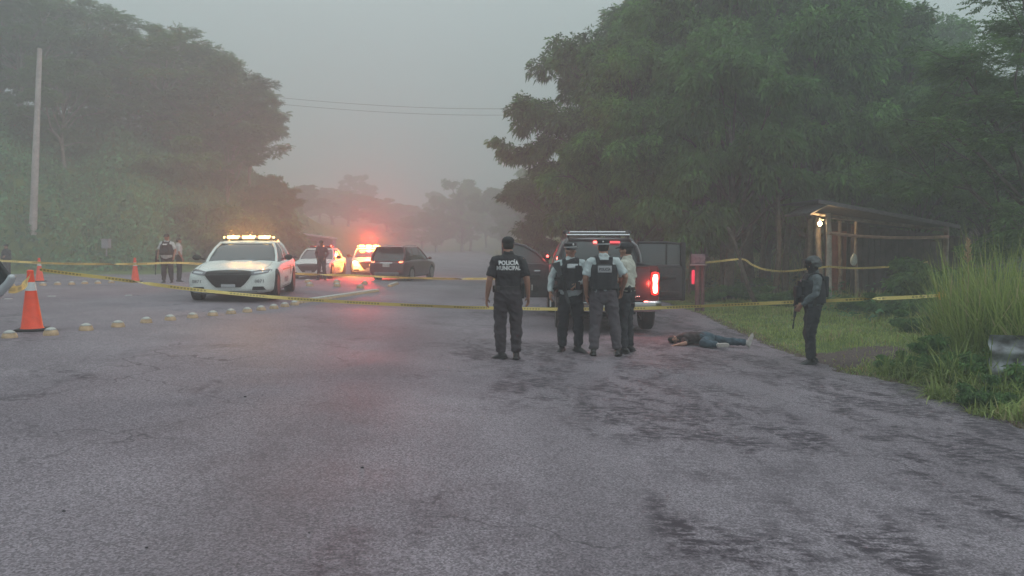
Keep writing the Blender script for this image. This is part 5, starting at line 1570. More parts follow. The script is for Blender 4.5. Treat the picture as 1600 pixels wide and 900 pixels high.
def loft(stations):
    """stations (y, zlow, zbelt, ztop, halfwidth)"""
    vs = []; fs = []
    n = None
    for y, zl, zb, zt, w in stations:
        s = section(zl, zb, zt, w); n = len(s)
        vs += [(x, y, z) for x, z in s]
    for i in range(len(stations) - 1):
        for q in range(n):
            a = i * n + q; b = i * n + (q + 1) % n
            fs.append((a, b, b + n, a + n))
    for end in (0, len(stations) - 1):           # close the ends with quads between left and right
        o = end * n; h = n // 2
        for q in range(h):
            if q == 0: fs.append((o, o + 1, o + n - 1))
            elif q == h - 1: fs.append((o + q, o + q + 1, o + n - q))
            else: fs.append((o + q, o + q + 1, o + n - q - 1, o + n - q))
    me = bpy.data.meshes.new('loft'); me.from_pydata(vs, [], fs)
    bm = bmesh.new(); bm.from_mesh(me); bmesh.ops.remove_doubles(bm, verts=bm.verts[:], dist=1e-5); bmesh.ops.recalc_face_normals(bm, faces=bm.faces[:]); bm.to_mesh(me); bm.free()
    return me

def ring(y0, y1, w, z, front=.18, rear=.12, drop=0.0):
    """plan of the glasshouse at one height: curved front and rear screens"""
    pts = []
    for t in np.linspace(-1, 1, 7): pts.append((w * t * .93, y0 + front * (t * t) , z - drop))
    for t in np.linspace(0.12, .88, 5): pts.append((w * (1 - 0.03 * abs(t - .5)), y0 + front + (y1 - rear - y0 - front) * t, z))
    for t in np.linspace(1, -1, 7): pts.append((w * t * .93, y1 - rear * (t * t), z - drop))
    for t in np.linspace(.88, .12, 5): pts.append((-w * (1 - 0.03 * abs(t - .5)), y0 + front + (y1 - rear - y0 - front) * t, z))
    return pts

def ring_loft(rings, cap=True):
    n = len(rings[0]); vs = [p for r in rings for p in r]; fs = []
    for i in range(len(rings) - 1):
        for q in range(n):
            a = i * n + q; b = i * n + (q + 1) % n; fs.append((a, b, b + n, a + n))
    fs.append(tuple(range(n)))
    if cap:
        o = (len(rings) - 1) * n
        fs.append(tuple(range(o, o + n)))
    return vs, fs

def cut_arches(me, wheels, r, w):
    cut = MB()
    for y in wheels:
        for s in (1, -1):
            cut.sweep([(s * (w - .24), y, r * .97), (s * (w + .2), y, r * .97)], [r * 1.15, r * 1.15], seg=32, caps='flat')
    cm = cut.mesh('cut'); co = bpy.data.objects.new('cut', cm); col.objects.link(co)
    out = apply_mods(me, [('SUBSURF', dict(levels=2, render_levels=2)), ('BOOLEAN', dict(operation='DIFFERENCE', object=co, solver='EXACT'))])
    bpy.data.objects.remove(co)
    return out

def wheel(parent, x, y, r, rim=None, width=.22, spokes=10):
    s = 1 if x > 0 else -1
    M = Matrix.Rotation(R(90), 3, 'Y')
    w = width / 2
    mb = MB(); prof = [(r * .66, -w * .9), (r * .90, -w), (r * .985, -w * .75), (r, -w * .3), (r, w * .3), (r * .985, w * .75), (r * .90, w), (r * .66, w * .9)]
    mb.lathe(prof, (x, y, r), 36, M); ty = mb.build('wheel', M_tyre, parent)
    mb = MB(); o = s * w
    mb.lathe([(r * .67, -w * .8), (r * .67, w * .8)], (x, y, r), 32, M)
    mb.lathe([(.06, -.02), (.06, .02)], (x + o * .86, y, r), 14, M)
    for k in range(spokes):
        a = 2 * math.pi * k / spokes
        d = V((0, math.cos(a), math.sin(a)))
        mb.sweep([V((x + o * .82, y, r)) + d * .03, V((x + o * .90, y, r)) + d * r * .65], [(.012, .022), (.012, .03)], side=(1, 0, 0), seg=6, caps='flat')
    mb.lathe([(r * .62, -.012), (r * .68, -.012), (r * .68, .012), (r * .62, .012)], (x + o * .92, y, r), 32, M)
    mb.build('rim', rim or M_rimd, ty)
    return ty

def patch(parent, target, poly, org, u, v, d, m, name, off=.004, step=.05, thick=0.0, base=None):
    return link(name, project(poly_bm(poly), target, org, u, v, d, off, step, thick), m, base or parent, sharp=30)

def strips(parent, target, lines, u, v, d, m, name, wd=.008, off=.003, org=(0, 0, 0)):
    """thin panel gaps traced over a surface: each line a list of 2-D points"""
    bm = bmesh.new()
    for ln in lines:
        for (x0, y0), (x1, y1) in zip(ln[:-1], ln[1:]):
            dx, dy = x1 - x0, y1 - y0; L = math.hypot(dx, dy); nx_, ny_ = -dy / L * wd / 2, dx / L * wd / 2
            bm.faces.new([bm.verts.new((x0 + nx_, y0 + ny_, 0)), bm.verts.new((x0 - nx_, y0 - ny_, 0)), bm.verts.new((x1 - nx_, y1 - ny_, 0)), bm.verts.new((x1 + nx_, y1 + ny_, 0))])
    return link(name, project(bm, target, org, u, v, d, off, .06), m, parent, sharp=None)

X_, Y_, Z_ = V((1, 0, 0)), V((0, 1, 0)), V((0, 0, 1))

def greenhouse(t, rings_glass, roof_rings, paint, pillars, glass):
    vs, fs = ring_loft(rings_glass); mb = MB(); mb.add(vs, fs); g = mb.build('windows', glass, t, sharp=50)
    vs, fs = ring_loft(roof_rings); me = MB().add(vs, fs).mesh()
    rf = link('roof', me, paint, t, sharp=40)
    for p, r in pillars:
        for s in (1, -1):
            mb = MB(); mb.sweep([(s * x, y, z) for x, y, z in p], [r] * len(p), side=(0, 1, 0), seg=10); mb.build('pillar', paint, t, sharp=None)
    return g, rf

def sedan(label, loc, rotz, beacons='amber', lamp=None):
    t = thing('police_sedan', label, 'police car', loc, rotz, 'white patrol sedans')
    st = [(-2.50, .34, .60, .66, .70), (-2.47, .24, .63, .70, .78), (-2.36, .20, .68, .765, .865), (-2.05, .19, .73, .83, .925), (-1.5, .18, .80, .90, .95), (-.95, .18, .87, .965, .955),
          (-.3, .18, .90, .97, .95), (.6, .18, .92, .98, .95), (1.3, .18, .95, 1.0, .955), (1.9, .20, .97, 1.05, .94), (2.3, .24, .93, 1.04, .90), (2.47, .34, .86, 1.0, .84), (2.50, .42, .80, .92, .78)]
    me = cut_arches(loft(st), (-1.56, 1.49), .36, .95)
    body = link('body', me, M_white, t, sharp=38)
    B = bvh_of(me)
    # dark underside and arch lining
    mb = MB(); mb.box((0, 0, .30), (1.62, 4.3, .24), .02)
    mb.build('underbody', M_under, t)
    for y in (-1.56, 1.49):
        for s in (1, -1): wheel(t, s * .83, y, .36, M_rimd, .235)
    rg_ = [ring(-1.02, 1.85, .86, .90, .22, .18), ring(-.78, 1.62, .825, 1.05, .20, .16), ring(-.42, 1.32, .755, 1.26, .17, .13), ring(-.12, 1.08, .665, 1.405, .14, .10, .012)]
    rr = [ring(-.17, 1.12, .675, 1.392, .14, .10, .012), ring(-.10, 1.06, .655, 1.425, .14, .10, .014), ring(.02, .95, .56, 1.452, .12, .09, .014), ring(.2, .8, .30, 1.466, .08, .06, .006)]
    pil = [([(.80, -.80, .91), (.775, -.58, 1.06), (.71, -.26, 1.26), (.625, -.0, 1.40)], (.030, .034)), ([(.845, .30, .93), (.78, .32, 1.22), (.665, .34, 1.41)], (.040, .014)),
           ([(.83, 1.52, .97), (.80, 1.42, 1.08), (.73, 1.20, 1.27), (.635, .96, 1.405)], (.10, .024))]
    g, rf = greenhouse(t, rg_, rr, M_white, pil, M_glassl)
    GB = bvh_of(g.data)
    fr = dict(u=X_, v=Z_, d=Y_)
    # grille, lamps, intakes: laid on the nose
    gp_ = [(-.47, .735), (-.30, .755), (0, .765), (.30, .755), (.47, .735), (.50, .66), (.44, .56), (.34, .43), (.26, .36), (-.26, .36), (-.34, .43), (-.44, .56), (-.50, .66)]
    gr = patch(t, B, gp_, (0, 0, 0), X_, Z_, Y_, M_grille, 'grille', .006, .07, .012)
    bars = MB()
    gb = bvh_of(gr.data)
    strips(gr, gb, [[(-.40, z), (.40, z)] for z in (.70, .66, .62)] + [[(-.32, z), (.32, z)] for z in (.50, .46, .42)], X_, Z_, Y_, M_rimd, 'grille_bar', .010, .008)
    patch(t, B, round_poly(.34, .11, .01, cx=0, cy=.55), (0, 0, 0), X_, Z_, Y_, M_trim, 'centre_bar', .022, .06, .008, gr)
    patch(t, B, round_poly(.30, .07, .01, cx=0, cy=.40), (0, 0, 0), X_, Z_, Y_, M_lampw, 'number_plate', .024, .06, .006)
    for s in (1, -1):
        lp = [(.47, .73), (.66, .765), (.80, .775), (.865, .755), (.86, .71), (.80, .685), (.62, .655), (.49, .64)]
        lp = [(s * x, z) for x, z in lp]
        hl = patch(t, B, lp, (0, 0, 0), X_, Z_, Y_, M_lampoff, 'headlamp', .006, .05, .010)
        hb = bvh_of(hl.data)
        il = [(s * x, z) for x, z in [(.54, .71), (.74, .74), (.79, .72), (.74, .70), (.55, .675)]]
        patch(t, hb, il, (0, 0, 0), X_, Z_, Y_, lamp or M_lampw, 'reflector', .004, .05, .003, hl)
        patch(t, B, [(s * x, z) for x, z in [(.52, .375), (.74, .375), (.79, .29), (.50, .29)]], (0, 0, 0), X_, Z_, Y_, M_trim, 'fog_intake', .006, .05, .008)
        link('unit_number', project(text_bm('0871', .105, .002, 1.0), B, (s * .665, 0, .50), -X_, Z_, Y_, .006, .03, .001) if False else project(text_bm('0871', .10, .002, 1.0), B, (s * .665, 0, .50), X_, Z_, Y_, .006, .03, .001), M_sticker, t, sharp=None)
        # side: mirror, door gaps, markings, sill
        mb = MB(); mb.sweep([(s * .90, -.62, .98), (s * 1.03, -.64, 1.02)], [(.02, .02), (.025, .02)], seg=8); mb.ell((s * 1.07, -.645, 1.03), (.10, .055, .075), seg=14); mb.build('mirror', M_trim, t)
        d = V((-s, 0, 0)); u = V((0, 1, 0))
        strips(t, B, [[(-.80, .90), (-.86, .60), (-.84, .28)], [(.30, .93), (.30, .27)], [(1.22, .95), (1.18, .62), (.98, .28)], [(-.84, .28), (.98, .28)], [(-.8, .915), (1.2, .955)]], u, Z_, d, M_trim, 'door_gap', .010, .003)
        for y in (.18, 1.06):
            mb = MB(); mb.box((s * .962, y, .80), (.025, .15, .022), .006); mb.build('door_handle', M_white, t)
        # rear doors' markings
        dirx = 1 if s < 0 else -1
        link('side_marking', project(text_bm('POLICIA', .20, .004, .95), B, (0, -.05, .44), u * (-dirx) * -1 if False else (V((0, -1, 0)) if s < 0 else V((0, 1, 0))), Z_, d, .005, .05, .001), M_sticker, t, sharp=None)
        em = round_poly(.22, .26, .08, cx=0, cy=0)
        patch(t, B, em, (0, .80, .66), u, Z_, d, M_olive, 'side_emblem', .005, .05)
        patch(t, B, [(-.75, .0), (.9, .0), (1.25, .035), (-.75, .035)], (0, 0, .70), u, Z_, d, M_olive, 'side_stripe', .005, .08)
        patch(t, B, [(s * x, z) for x, z in [(.30, .86), (.80, .88), (.80, .76), (.45, .76), (.30, .80)]], (0, 0, 0), X_, Z_, -Y_, M_tail, 'tail_lamp', .005, .06, .006)
    patch(t, B, round_poly(1.2, .05, .02, cy=.24), (0, 0, 0), X_, Z_, Y_, M_trim, 'lip', .005, .08, .004)
    # panel gaps of the bonnet
    strips(t, B, [[(-.70, -2.18), (-.76, -1.6), (-.74, -1.0)], [(.70, -2.18), (.76, -1.6), (.74, -1.0)]], X_, Y_, -Z_, M_trim, 'bonnet_gap', .008, .002)
    # windshield banner lettering (unreadable dashes in the photograph) and wipers
    mb = MB()
    for s, a in ((-.32, -.62), (.28, -.02)):
        mb.sweep([(s, -1.08, .945), (s + .42, -.98, 1.0)], [.007, .005], seg=5)
    mb.build('wiper', M_trim, t)
    wb = bvh_of(rf.data)
    # interior hints seen through the screen: seats
    bar = MB(); bar.box((0, .30, 1.492), (1.10, .20, .03), .012); bar.box((0, .30, 1.47), (.9, .1, .03), .01); lb = bar.build('light_bar', M_trim, t)
    ends = MB(); ends.box((0, .30, 1.53), (1.16, .22, .05), .02)
    ends.build('bar_housing', M_lampw, lb)
    for x in (-.38, 0, .38):
        mb = MB(); mb.box((x, .29, 1.545), (.27 if x else .30, .235, .085), .02)
        mb.build('beacon', {'amber': M_amber_on, 'off': M_tail, 'flash': M_flare_on}[beacons], lb)
    for x in (-.60, .60):
        mb = MB(); mb.ell((x, .30, 1.54), (.028, .05, .028)); mb.build('end_lamp', M_amber_on if beacons != 'off' else M_tail, lb)
    mb = MB(); mb.rod((-.05, .92, 1.44), (-.05, 1.0, 1.72), .004, 5); mb.build('antenna', M_trim, t)
    return t, B

def lamp(parent, name, loc, energy, color, size=.08, kind='POINT'):
    l = bpy.data.lights.new(name, kind); l.energy = energy; l.color = color; l.shadow_soft_size = size
    o = bpy.data.objects.new(name, l); col.objects.link(o); o.parent = parent; o.location = loc
    return o

p = at(388, 466, 21.2); p.z = float(G(p.x, p.y)) - .015
car1, B1 = sedan('white police sedan with glowing amber roof beacons, nearest of the parked cars', p, R(8.5), 'amber')
car1.scale = (1.06, 1.03, 1.0)
# the whole car follows the slope of the banked road
for x in (-.38, 0, .38): lamp(car1, 'beacon_light', (x, .37, 1.640), 95, (1, .42, .08), .035)
mbt = project(text_bm('- ----- --  -- -----', .05, .004, 1.25), bvh_of(*[c.data for c in car1.children if c.name.startswith('roof')]), (0, 0, 1.412), X_, Z_, Y_, .004, .03)
link('banner_marks', mbt, M_sticker, car1, sharp=None)
p = at(500, 434, 39.5); p.z = float(G(p.x, p.y)) - .01
car2, _ = sedan('white police sedan with unlit bar behind the standing person in dark red', p, R(1.5), 'off')
p = at(577, 431, 43.5); p.z = float(G(p.x, p.y)) - .01
car3, _ = sedan('white police sedan with blinding red and yellow flashing lights beside the dark red car', p, R(10.0), 'flash', lamp=M_flare_on)
MB().ell((-.70, -2.52, .72), (.13, .05, .075)).build('flaring_headlamp', M_flare_on, car3)
lamp(car3, 'flash_light', (0.0, .10, 1.80), 560, (1, .02, .02), .22)
sp_ = lamp(car3, 'flash_beam', (0.0, .02, 1.82), 4000, (1, .015, .02), .22, 'SPOT')
sp_.data.spot_size = R(72); sp_.data.spot_blend = 0.6; sp_.rotation_euler = (R(-90 - 16 + 180 + 32 - 0), 0, R(180)) if False else V((0, -1, .12)).to_track_quat('-Z', 'Y').to_euler()
lamp(car3, 'flash_light', (0.40, .10, 1.72), 110, (1, .45, .05), .24)
lamp(car3, 'flash_light', (-0.40, .10, 1.72), 110, (1, .45, .05), .24)
lamp(car3, 'head_light', (-.70, -2.70, .74), 110, (1, .38, .07), .10)

# dark red compact SUV seen from behind, its nose towards the fog
def suv(label, loc, rotz):
    t = thing('compact_car', label, 'car', loc, rotz)
    st = [(-2.24, .42, .80, .86, .78), (-2.20, .34, .84, .92, .84), (-2.05, .26, .92, 1.0, .90), (-1.6, .22, .98, 1.06, .925), (-.9, .22, 1.02, 1.08, .925), (0, .22, 1.0, 1.06, .925), (.8, .22, .97, 1.05, .925),
          (1.3, .22, .94, 1.05, .915), (1.9, .26, .84, .97, .88), (2.15, .32, .74, .86, .82), (2.26, .40, .64, .74, .72)]
    me = cut_arches(loft(st), (-1.30, 1.39), .35, .925)
    link('body', me, M_maroon, t, sharp=38); B = bvh_of(me)
    mb = MB(); mb.box((0, 0, .32), (1.6, 3.9, .24), .02); mb.build('underbody', M_under, t)
    for y in (-1.30, 1.39):
        for s in (1, -1): wheel(t, s * .80, y, .35, M_rim, .22)
    rg_ = [ring(-2.12, 1.28, .87, .97, .10, .22), ring(-2.02, 1.0, .84, 1.15, .10, .2), ring(-1.86, .62, .77, 1.40, .10, .17), ring(-1.72, .28, .68, 1.585, .09, .15, .01)]
    rr = [ring(-1.95, .32, .69, 1.57, .06, .15, .01), ring(-1.97, .26, .67, 1.61, .05, .14, .01), ring(-1.80, .15, .58, 1.645, .06, .12, .01), ring(-1.5, -.1, .3, 1.66, .05, .08)]
    pil = [([(.82, 1.02, 1.0), (.79, .80, 1.15), (.715, .44, 1.40), (.63, .12, 1.585)], (.034, .032)), ([(.845, -.05, 1.0), (.77, -.06, 1.40), (.67, -.06, 1.59)], (.035, .014)), ([(.845, -1.0, 1.02), (.77, -1.0, 1.40), (.67, -1.0, 1.59)], (.035, .014)),
           ([(.80, -2.02, 1.02), (.79, -1.92, 1.16), (.72, -1.78, 1.40), (.64, -1.66, 1.585)], (.10, .05))]
    g, rf = greenhouse(t, rg_, rr, M_maroon, pil, M_glass)
    mb = MB(); mb.box((0, -1.94, 1.60), (1.18, .22, .03), .01); mb.build('spoiler', M_maroon, t)
    for s in (1, -1):
        mb = MB(); mb.sweep([(s * .60, -1.5, 1.66), (s * .61, -.8, 1.69), (s * .60, .05, 1.65)], [.014] * 3, seg=8); mb.build('roof_rail', M_chrome, t)
        tl = patch(t, B, [(s * x, z) for x, z in [(.42, .96), (.86, 1.00), (.93, .93), (.90, .84), (.66, .86), (.46, .90)]], (0, 0, 0), X_, Z_, Y_, M_tail, 'tail_lamp', .006, .05, .012)
        tb2 = bvh_of(tl.data)
        patch(t, tb2, round_poly(.15, .055, .02, cx=s * .68, cy=.925), (0, 0, 0), X_, Z_, Y_, M_tail_on, 'lit_lens', .004, .05, .004, tl)
        d = V((-s, 0, 0))
        strips(t, B, [[(-1.0, 1.0), (-1.0, .30)], [(-.05, .99), (-.05, .28)], [(.95, .96), (.98, .28)], [(-.9, .28), (.98, .28)]], Y_, Z_, d, M_trim, 'door_gap', .010, .003)
        for y in (-.85, .12): MB().box((s * .935, y, .88), (.025, .15, .022), .006).build('door_handle', M_maroon, t)
        mb = MB(); mb.sweep([(s * .86, .78, 1.02), (s * .98, .80, 1.05)], [.02, .022], seg=8); mb.ell((s * 1.02, .80, 1.06), (.10, .06, .07)); mb.build('mirror', M_maroon, t)
        patch(t, B, round_poly(.16, .05, .015, cx=s * .62, cy=.50), (0, 0, 0), X_, Z_, Y_, M_tail, 'reflector', .006, .05, .004)
    patch(t, B, round_poly(.34, .16, .01, cx=0, cy=.78), (0, 0, 0), X_, Z_, Y_, M_plate, 'number_plate', .010, .05, .006)
    patch(t, B, round_poly(.60, .035, .01, cx=0, cy=.885), (0, 0, 0), X_, Z_, Y_, M_chrome, 'trim_strip', .010, .05, .006)
    patch(t, B, round_poly(1.22, .13, .04, cx=0, cy=.40), (0, 0, 0), X_, Z_, Y_, mat('skid_plate', (.30, .29, .31), .45, metal=.3), 'skid_plate', .010, .07, .008)
    strips(t, B, [[(-.80, .62), (.80, .62)], [(-.80, .56), (-.78, .86)], [(.80, .56), (.78, .86)]], X_, Z_, Y_, M_trim, 'tailgate_gap', .012, .003)
    for x in (-.5, .5):
        mb = MB(); mb.rod((x, -2.18, .34), (x, -2.30, .34), .035, 12); mb.build('exhaust', M_chrome, t)
    return t
p = at(632, 441, 38.6); p.z = float(G(p.x, p.y)) - .01
suv_ = suv('dark red compact SUV seen from behind beside the flashing police car', p, R(-14))

# ------------------------------------------------------------------ pickup, rear towards the camera (front = +y)
tp = gp(1.88 / 15.7 * F + 800, 528); 
truck = thing('pickup_truck', 'dark pickup with chrome roof bars, lit right tail lamp and two open doors', 'pickup truck', V((1.90, 15.55, float(G(1.9, 16.5)))), R(0))
W = .99
tr_st = lambda y, zl, zb, w: (y, zl, zb, w)
def box_loft(stations, round_=.06):
    """stations (y, zlow, ztop, halfwidth); a softly rounded slab-sided body"""
    vs = []; fs = []; n = 0
    for y, zl, zt, w in stations:
        s = [(0, zl), (w * .95, zl), (w * .985, zl + .06), (w, zl + (zt - zl) * .35), (w, zl + (zt - zl) * .62), (w * .985, zt - .10), (w * .97, zt - .03), (w * .94, zt), (0, zt)]
        s = s + [(-x, z) for x, z in reversed(s[1:-1])]; n = len(s)
        vs += [(x, y, z) for x, z in s]
    for i in range(len(stations) - 1):
        for q in range(n):
            a = i * n + q; b = i * n + (q + 1) % n; fs.append((a, b, b + n, a + n))
    fs.append(tuple(range(n))); fs.append(tuple(range(len(vs) - n, len(vs))))
    return MB().add(vs, fs).mesh()
def arch_cut(me, wheels, r, w, extra=None):
    cut = MB()
    for y in wheels:
        for s in (1, -1): cut.sweep([(s * (w - .30), y, r * .98), (s * (w + .2), y, r * .98)], [r * 1.18, r * 1.18], seg=32, caps='flat')
    co = bpy.data.objects.new('cut', cut.mesh('cut')); col.objects.link(co)
    mods = [('BOOLEAN', dict(operation='DIFFERENCE', object=co, solver='EXACT'))]
    eo = None
    if extra:
        eo = bpy.data.objects.new('cut2', extra.mesh('c2')); col.objects.link(eo); mods.append(('BOOLEAN', dict(operation='DIFFERENCE', object=eo, solver='EXACT')))
    out = apply_mods(me, mods); bpy.data.objects.remove(co)
    if eo: bpy.data.objects.remove(eo)
    return out
RW = .40
ex = MB(); ex.box((0, .86, 1.25), (1.62, 1.58, 1.04))
bed = arch_cut(box_loft([(.045, .58, 1.34, W * .985), (.09, .56, 1.345, W), (1.0, .54, 1.35, W), (1.72, .52, 1.36, W)]), (.98,), RW, W, ex)
link('bed', bed, M_truck, truck, sharp=30); BB = bvh_of(bed)
cabl = arch_cut(box_loft([(1.76, .46, 1.30, W), (2.4, .44, 1.30, W), (3.9, .44, 1.28, W), (4.55, .46, 1.27, W), (5.3, .46, 1.22, W * .985), (5.6, .50, 1.15, W * .95), (5.68, .56, 1.05, W * .90)]), (4.68,), RW, W)
link('cab', cabl, M_truck, truck, sharp=30); CB = bvh_of(cabl)
mb = MB(); mb.box((0, 2.8, .45), (1.1, 5.2, .16), .03); mb.rod((-.7, .98, .40), (.7, .98, .40), .05, 12); mb.ell((0, .98, .40), (.14, .14, .14)); mb.box((.35, .25, .55), (.7, .5, .2), .05)
mb.build('chassis', M_under, truck)
for y in (.98, 4.68):
    for s in (1, -1): wheel(truck, s * .87, y, RW, M_rim if s > 0 else M_rimd, .26, 6)
def rr_(y0, y1, w, z, f=.06, r_=.16): return ring(y0, y1, w, z, f, r_)
rings_g = [rr_(1.80, 4.45, .92, 1.27), rr_(1.82, 4.20, .89, 1.45), rr_(1.88, 3.82, .82, 1.68), rr_(1.95, 3.52, .74, 1.83)]
rings_r = [rr_(1.93, 3.56, .75, 1.82), rr_(1.92, 3.52, .73, 1.865), rr_(2.0, 3.4, .62, 1.895), rr_(2.3, 3.1, .3, 1.905)]
gl, rf = greenhouse(truck, rings_g, rings_r, M_truck, [([(.88, 4.16, 1.27), (.85, 3.94, 1.46), (.78, 3.6, 1.69), (.69, 3.36, 1.83)], (.04, .035)), ([(.90, 3.0, 1.27), (.82, 3.0, 1.68), (.73, 3.0, 1.83)], (.04, .014)),
     ([(.875, 1.86, 1.27), (.86, 1.87, 1.46), (.79, 1.93, 1.69), (.70, 2.0, 1.84)], (.085, .05))], mat('cab_glass', (.05, .06, .065), .06, spec=.8))
# tailgate with its handle, gaps and badge
tgm = MB(); tgm.box((0, 0.02, .965), (1.55, .07, .74), .025); tg = tgm.build('tailgate', M_truck, truck); TB = bvh_of(tg.data)
MB().box((0, -.022, 1.18), (.22, .03, .09), .012).build('tailgate_handle', M_trim, tg)
MB().box((0, -.020, 1.315), (1.50, .05, .035), .012).build('tailgate_cap', M_trim, tg)
strips(tg, TB, [[(-.70, .74), (.70, .74)], [(-.70, 1.24), (.70, 1.24)]], X_, Z_, Y_, M_trim, 'crease', .008, .001)
for i, (tx, x, s_) in enumerate((('XV', .36, .075), ('4x4', .53, .065))):
    link('badge_lettering', project(text_bm(tx, s_, .003, 1.15), TB, (x, 0, .745), X_, Z_, Y_, .003, .05, .006), M_chrome, tg, sharp=None)
# bumper
mb = MB(); mb.sweep([(-.98, .02, .565), (-.86, -.13, .565), (-.3, -.17, .565), (.3, -.17, .565), (.86, -.13, .565), (.98, .02, .565)], [(.045, .105)] * 6, side=(0, 1, 0), seg=16, caps='flat', power=3.5)
bp = mb.build('bumper', M_chrome, truck, sharp=40)
MB().box((0, -.15, .675), (1.3, .14, .02), .006).build('step_pad', M_trim, bp)
MB().box((0, -.218, .56), (.32, .01, .13), .004).build('number_plate', M_plate, bp)
for s in (1, -1):
    mb = MB(); mb.sweep([(s * .55, -.10, .38), (s * .62, .10, .30)], [.022] * 2, seg=8); mb.build('bumper_bracket', M_trim, bp)
MB().ell((.13, -.22, .60), (.035, .02, .03)).build('marker_lamp', mat('amber_marker', (.6, .2, .05), .4, emis=(1, .35, .12), estr=4), bp)
# tail lamps: right one lit
for s in (1, -1):
    mb = MB(); mb.sweep([(s * .885, .02, .80), (s * .885, .015, .90), (s * .880, .015, 1.00), (s * .885, .015, 1.10), (s * .890, .02, 1.19)], [(.070, .035), (.082, .045), (.070, .045), (.085, .045), (.078, .035)], side=(1, 0, 0), seg=16)
    tl = mb.build('tail_lamp', mat('glowing_lens', (.5, .01, .01), .3, emis=(1.0, .02, .015), estr=1.3) if s > 0 else M_tail, truck, sharp=None)  # outer lens emission imitates the red halo round the lit core
    if s > 0:
        mb = MB(); mb.sweep([(s * .885, -.022, .83), (s * .885, -.026, .91), (s * .880, -.026, 1.00), (s * .885, -.026, 1.09), (s * .888, -.022, 1.155)], [(.036, .02), (.045, .022), (.036, .022), (.050, .022), (.040, .02)], side=(1, 0, 0), seg=14)
        mb.build('lit_lens', mat('lit_tail', (.8, .4, .3), .3, emis=(1.0, .42, .28), estr=10), tl, sharp=None)
lamp(truck, 'tail_light_glow', (.90, -.24, .99), 12, (1, .06, .04), .06)
# third brake light, roof bars
MB().box((-.08, 1.90, 1.80), (.10, .06, .05), .012).build('brake_light', M_red_on, truck)
MB().box((.28, 1.90, 1.80), (.34, .06, .045), .012).build('brake_light', mat('dim_red', (.4, .03, .04), .3, emis=(1, .1, .12), estr=.9), truck)
rk = MB(); 
for z, x0, x1, y in ((2.02, -.62, .72, 2.35), (1.955, -.70, .70, 2.15)):
    rk.rod((x0, y, z), (x1, y, z), .026, 12)
rack = rk.build('roof_bar', M_chrome, truck)
rk = MB()
for s in (1, -1):
    rk.sweep([(s * .66, 2.15, 1.86), (s * .68, 2.2, 1.97), (s * .66, 2.35, 2.03)], [.03, .03, .035], seg=10)
    rk.ell((s * .70, 2.35, 2.02), (.07, .06, .05))
rk.build('bar_bracket', M_trim, rack)
# sport-bar tubes running down behind the cab (pale edge beside the rear screen)
for s in (1, -1):
    mb = MB(); mb.sweep([(s * .70, 1.80, 1.80), (s * .80, 1.78, 1.72), (s * .87, 1.76, 1.52), (s * .89, 1.74, 1.36)], [.024] * 4, seg=10); mb.build('window_frame', mat('satin_trim', (.30, .30, .32), .35, metal=.6) if s > 0 else M_truck, truck)
# decals on the rear screen
GBt = bvh_of(gl.data)
for x in (.60,):
    patch(truck, GBt, [(x + .05 * math.cos(a), 1.50 + .05 * math.sin(a)) for a in np.linspace(0, 6.28, 14)[:-1]], (0, 0, 0), X_, Z_, Y_, M_sticker, 'window_sticker', .004, .05)

# open doors
def truck_door(name, hinge, ang, length, front):
    """door built in its own frame: hinge at x=0, the door runs along +x, lining towards -y"""
    d = thing(name, None, None, hinge, ang); del_ = [d.pop(k) for k in ('label',) if k in d]
    d.parent = truck
    L = length
    outer = [(0, .46), (L, .46), (L, 1.27), (0, 1.27)]
    mb = MB(); mb.box((L / 2, 0, .865), (L, .10, .83), .03); mb.build('door_panel', M_truck, d)
    mb = MB(); mb.box((L / 2, -.058, .86), (L * .90, .03, .74), .03); ln = mb.build('lining', M_inner, d); 
    mb = MB(); mb.box((L * .5, -.095, .98), (L * .62, .06, .08), .02); mb.build('armrest', M_trim, ln)
    MB().box((L * .25, -.085, 1.10), (.16, .03, .05), .01).build('inner_handle', M_chrome, ln)
    MB().lathe([(.085, 0), (.085, .012)], (L * .30, -.075, .66), 20, Matrix.Rotation(R(90), 3, 'X')).build('speaker', M_trim, ln)
    MB().box((L * .62, -.085, .60), (L * .5, .05, .12), .02).build('door_pocket', M_trim, ln)
    if front: fr_ = [(.04, 1.25), (.30, 1.52), (.60, 1.70), (.88, 1.77), (L - .02, 1.79), (L - .02, 1.25)]
    else: fr_ = [(.03, 1.25), (.03, 1.79), (L * .6, 1.79), (L - .10, 1.76), (L - .03, 1.25)]
    mb = MB(); mb.sweep([(x, 0, z) for x, z in fr_], [(.026, .034)] * len(fr_), side=(0, 1, 0), seg=8); mb.build('window_frame', M_trim if not front else M_truck, d)
    mb = MB(); mb.prism(fr_, -.006, .006); mb.build('window', M_doorglass, d)
    if not front:
        mb = MB(); mb.rod((L * .62, 0, 1.26), (L * .62, 0, 1.78), .022, 8); mb.build('window_divider', M_trim, d)
        mb = MB(); mb.box((L - .045, 0, 1.12), (.13, .14, 1.36), .04); mb.build('door_edge', M_trim, d)
    return d
M_doorglass = mat('tinted_glass', (.13, .14, .15), .08, spec=.8)
dr_ = truck_door('rear_door', (.985, 2.95, 0), R(4), 1.12, False)
dl_ = truck_door('front_door', (-.985, 3.95, 0), R(176), 1.16, True)
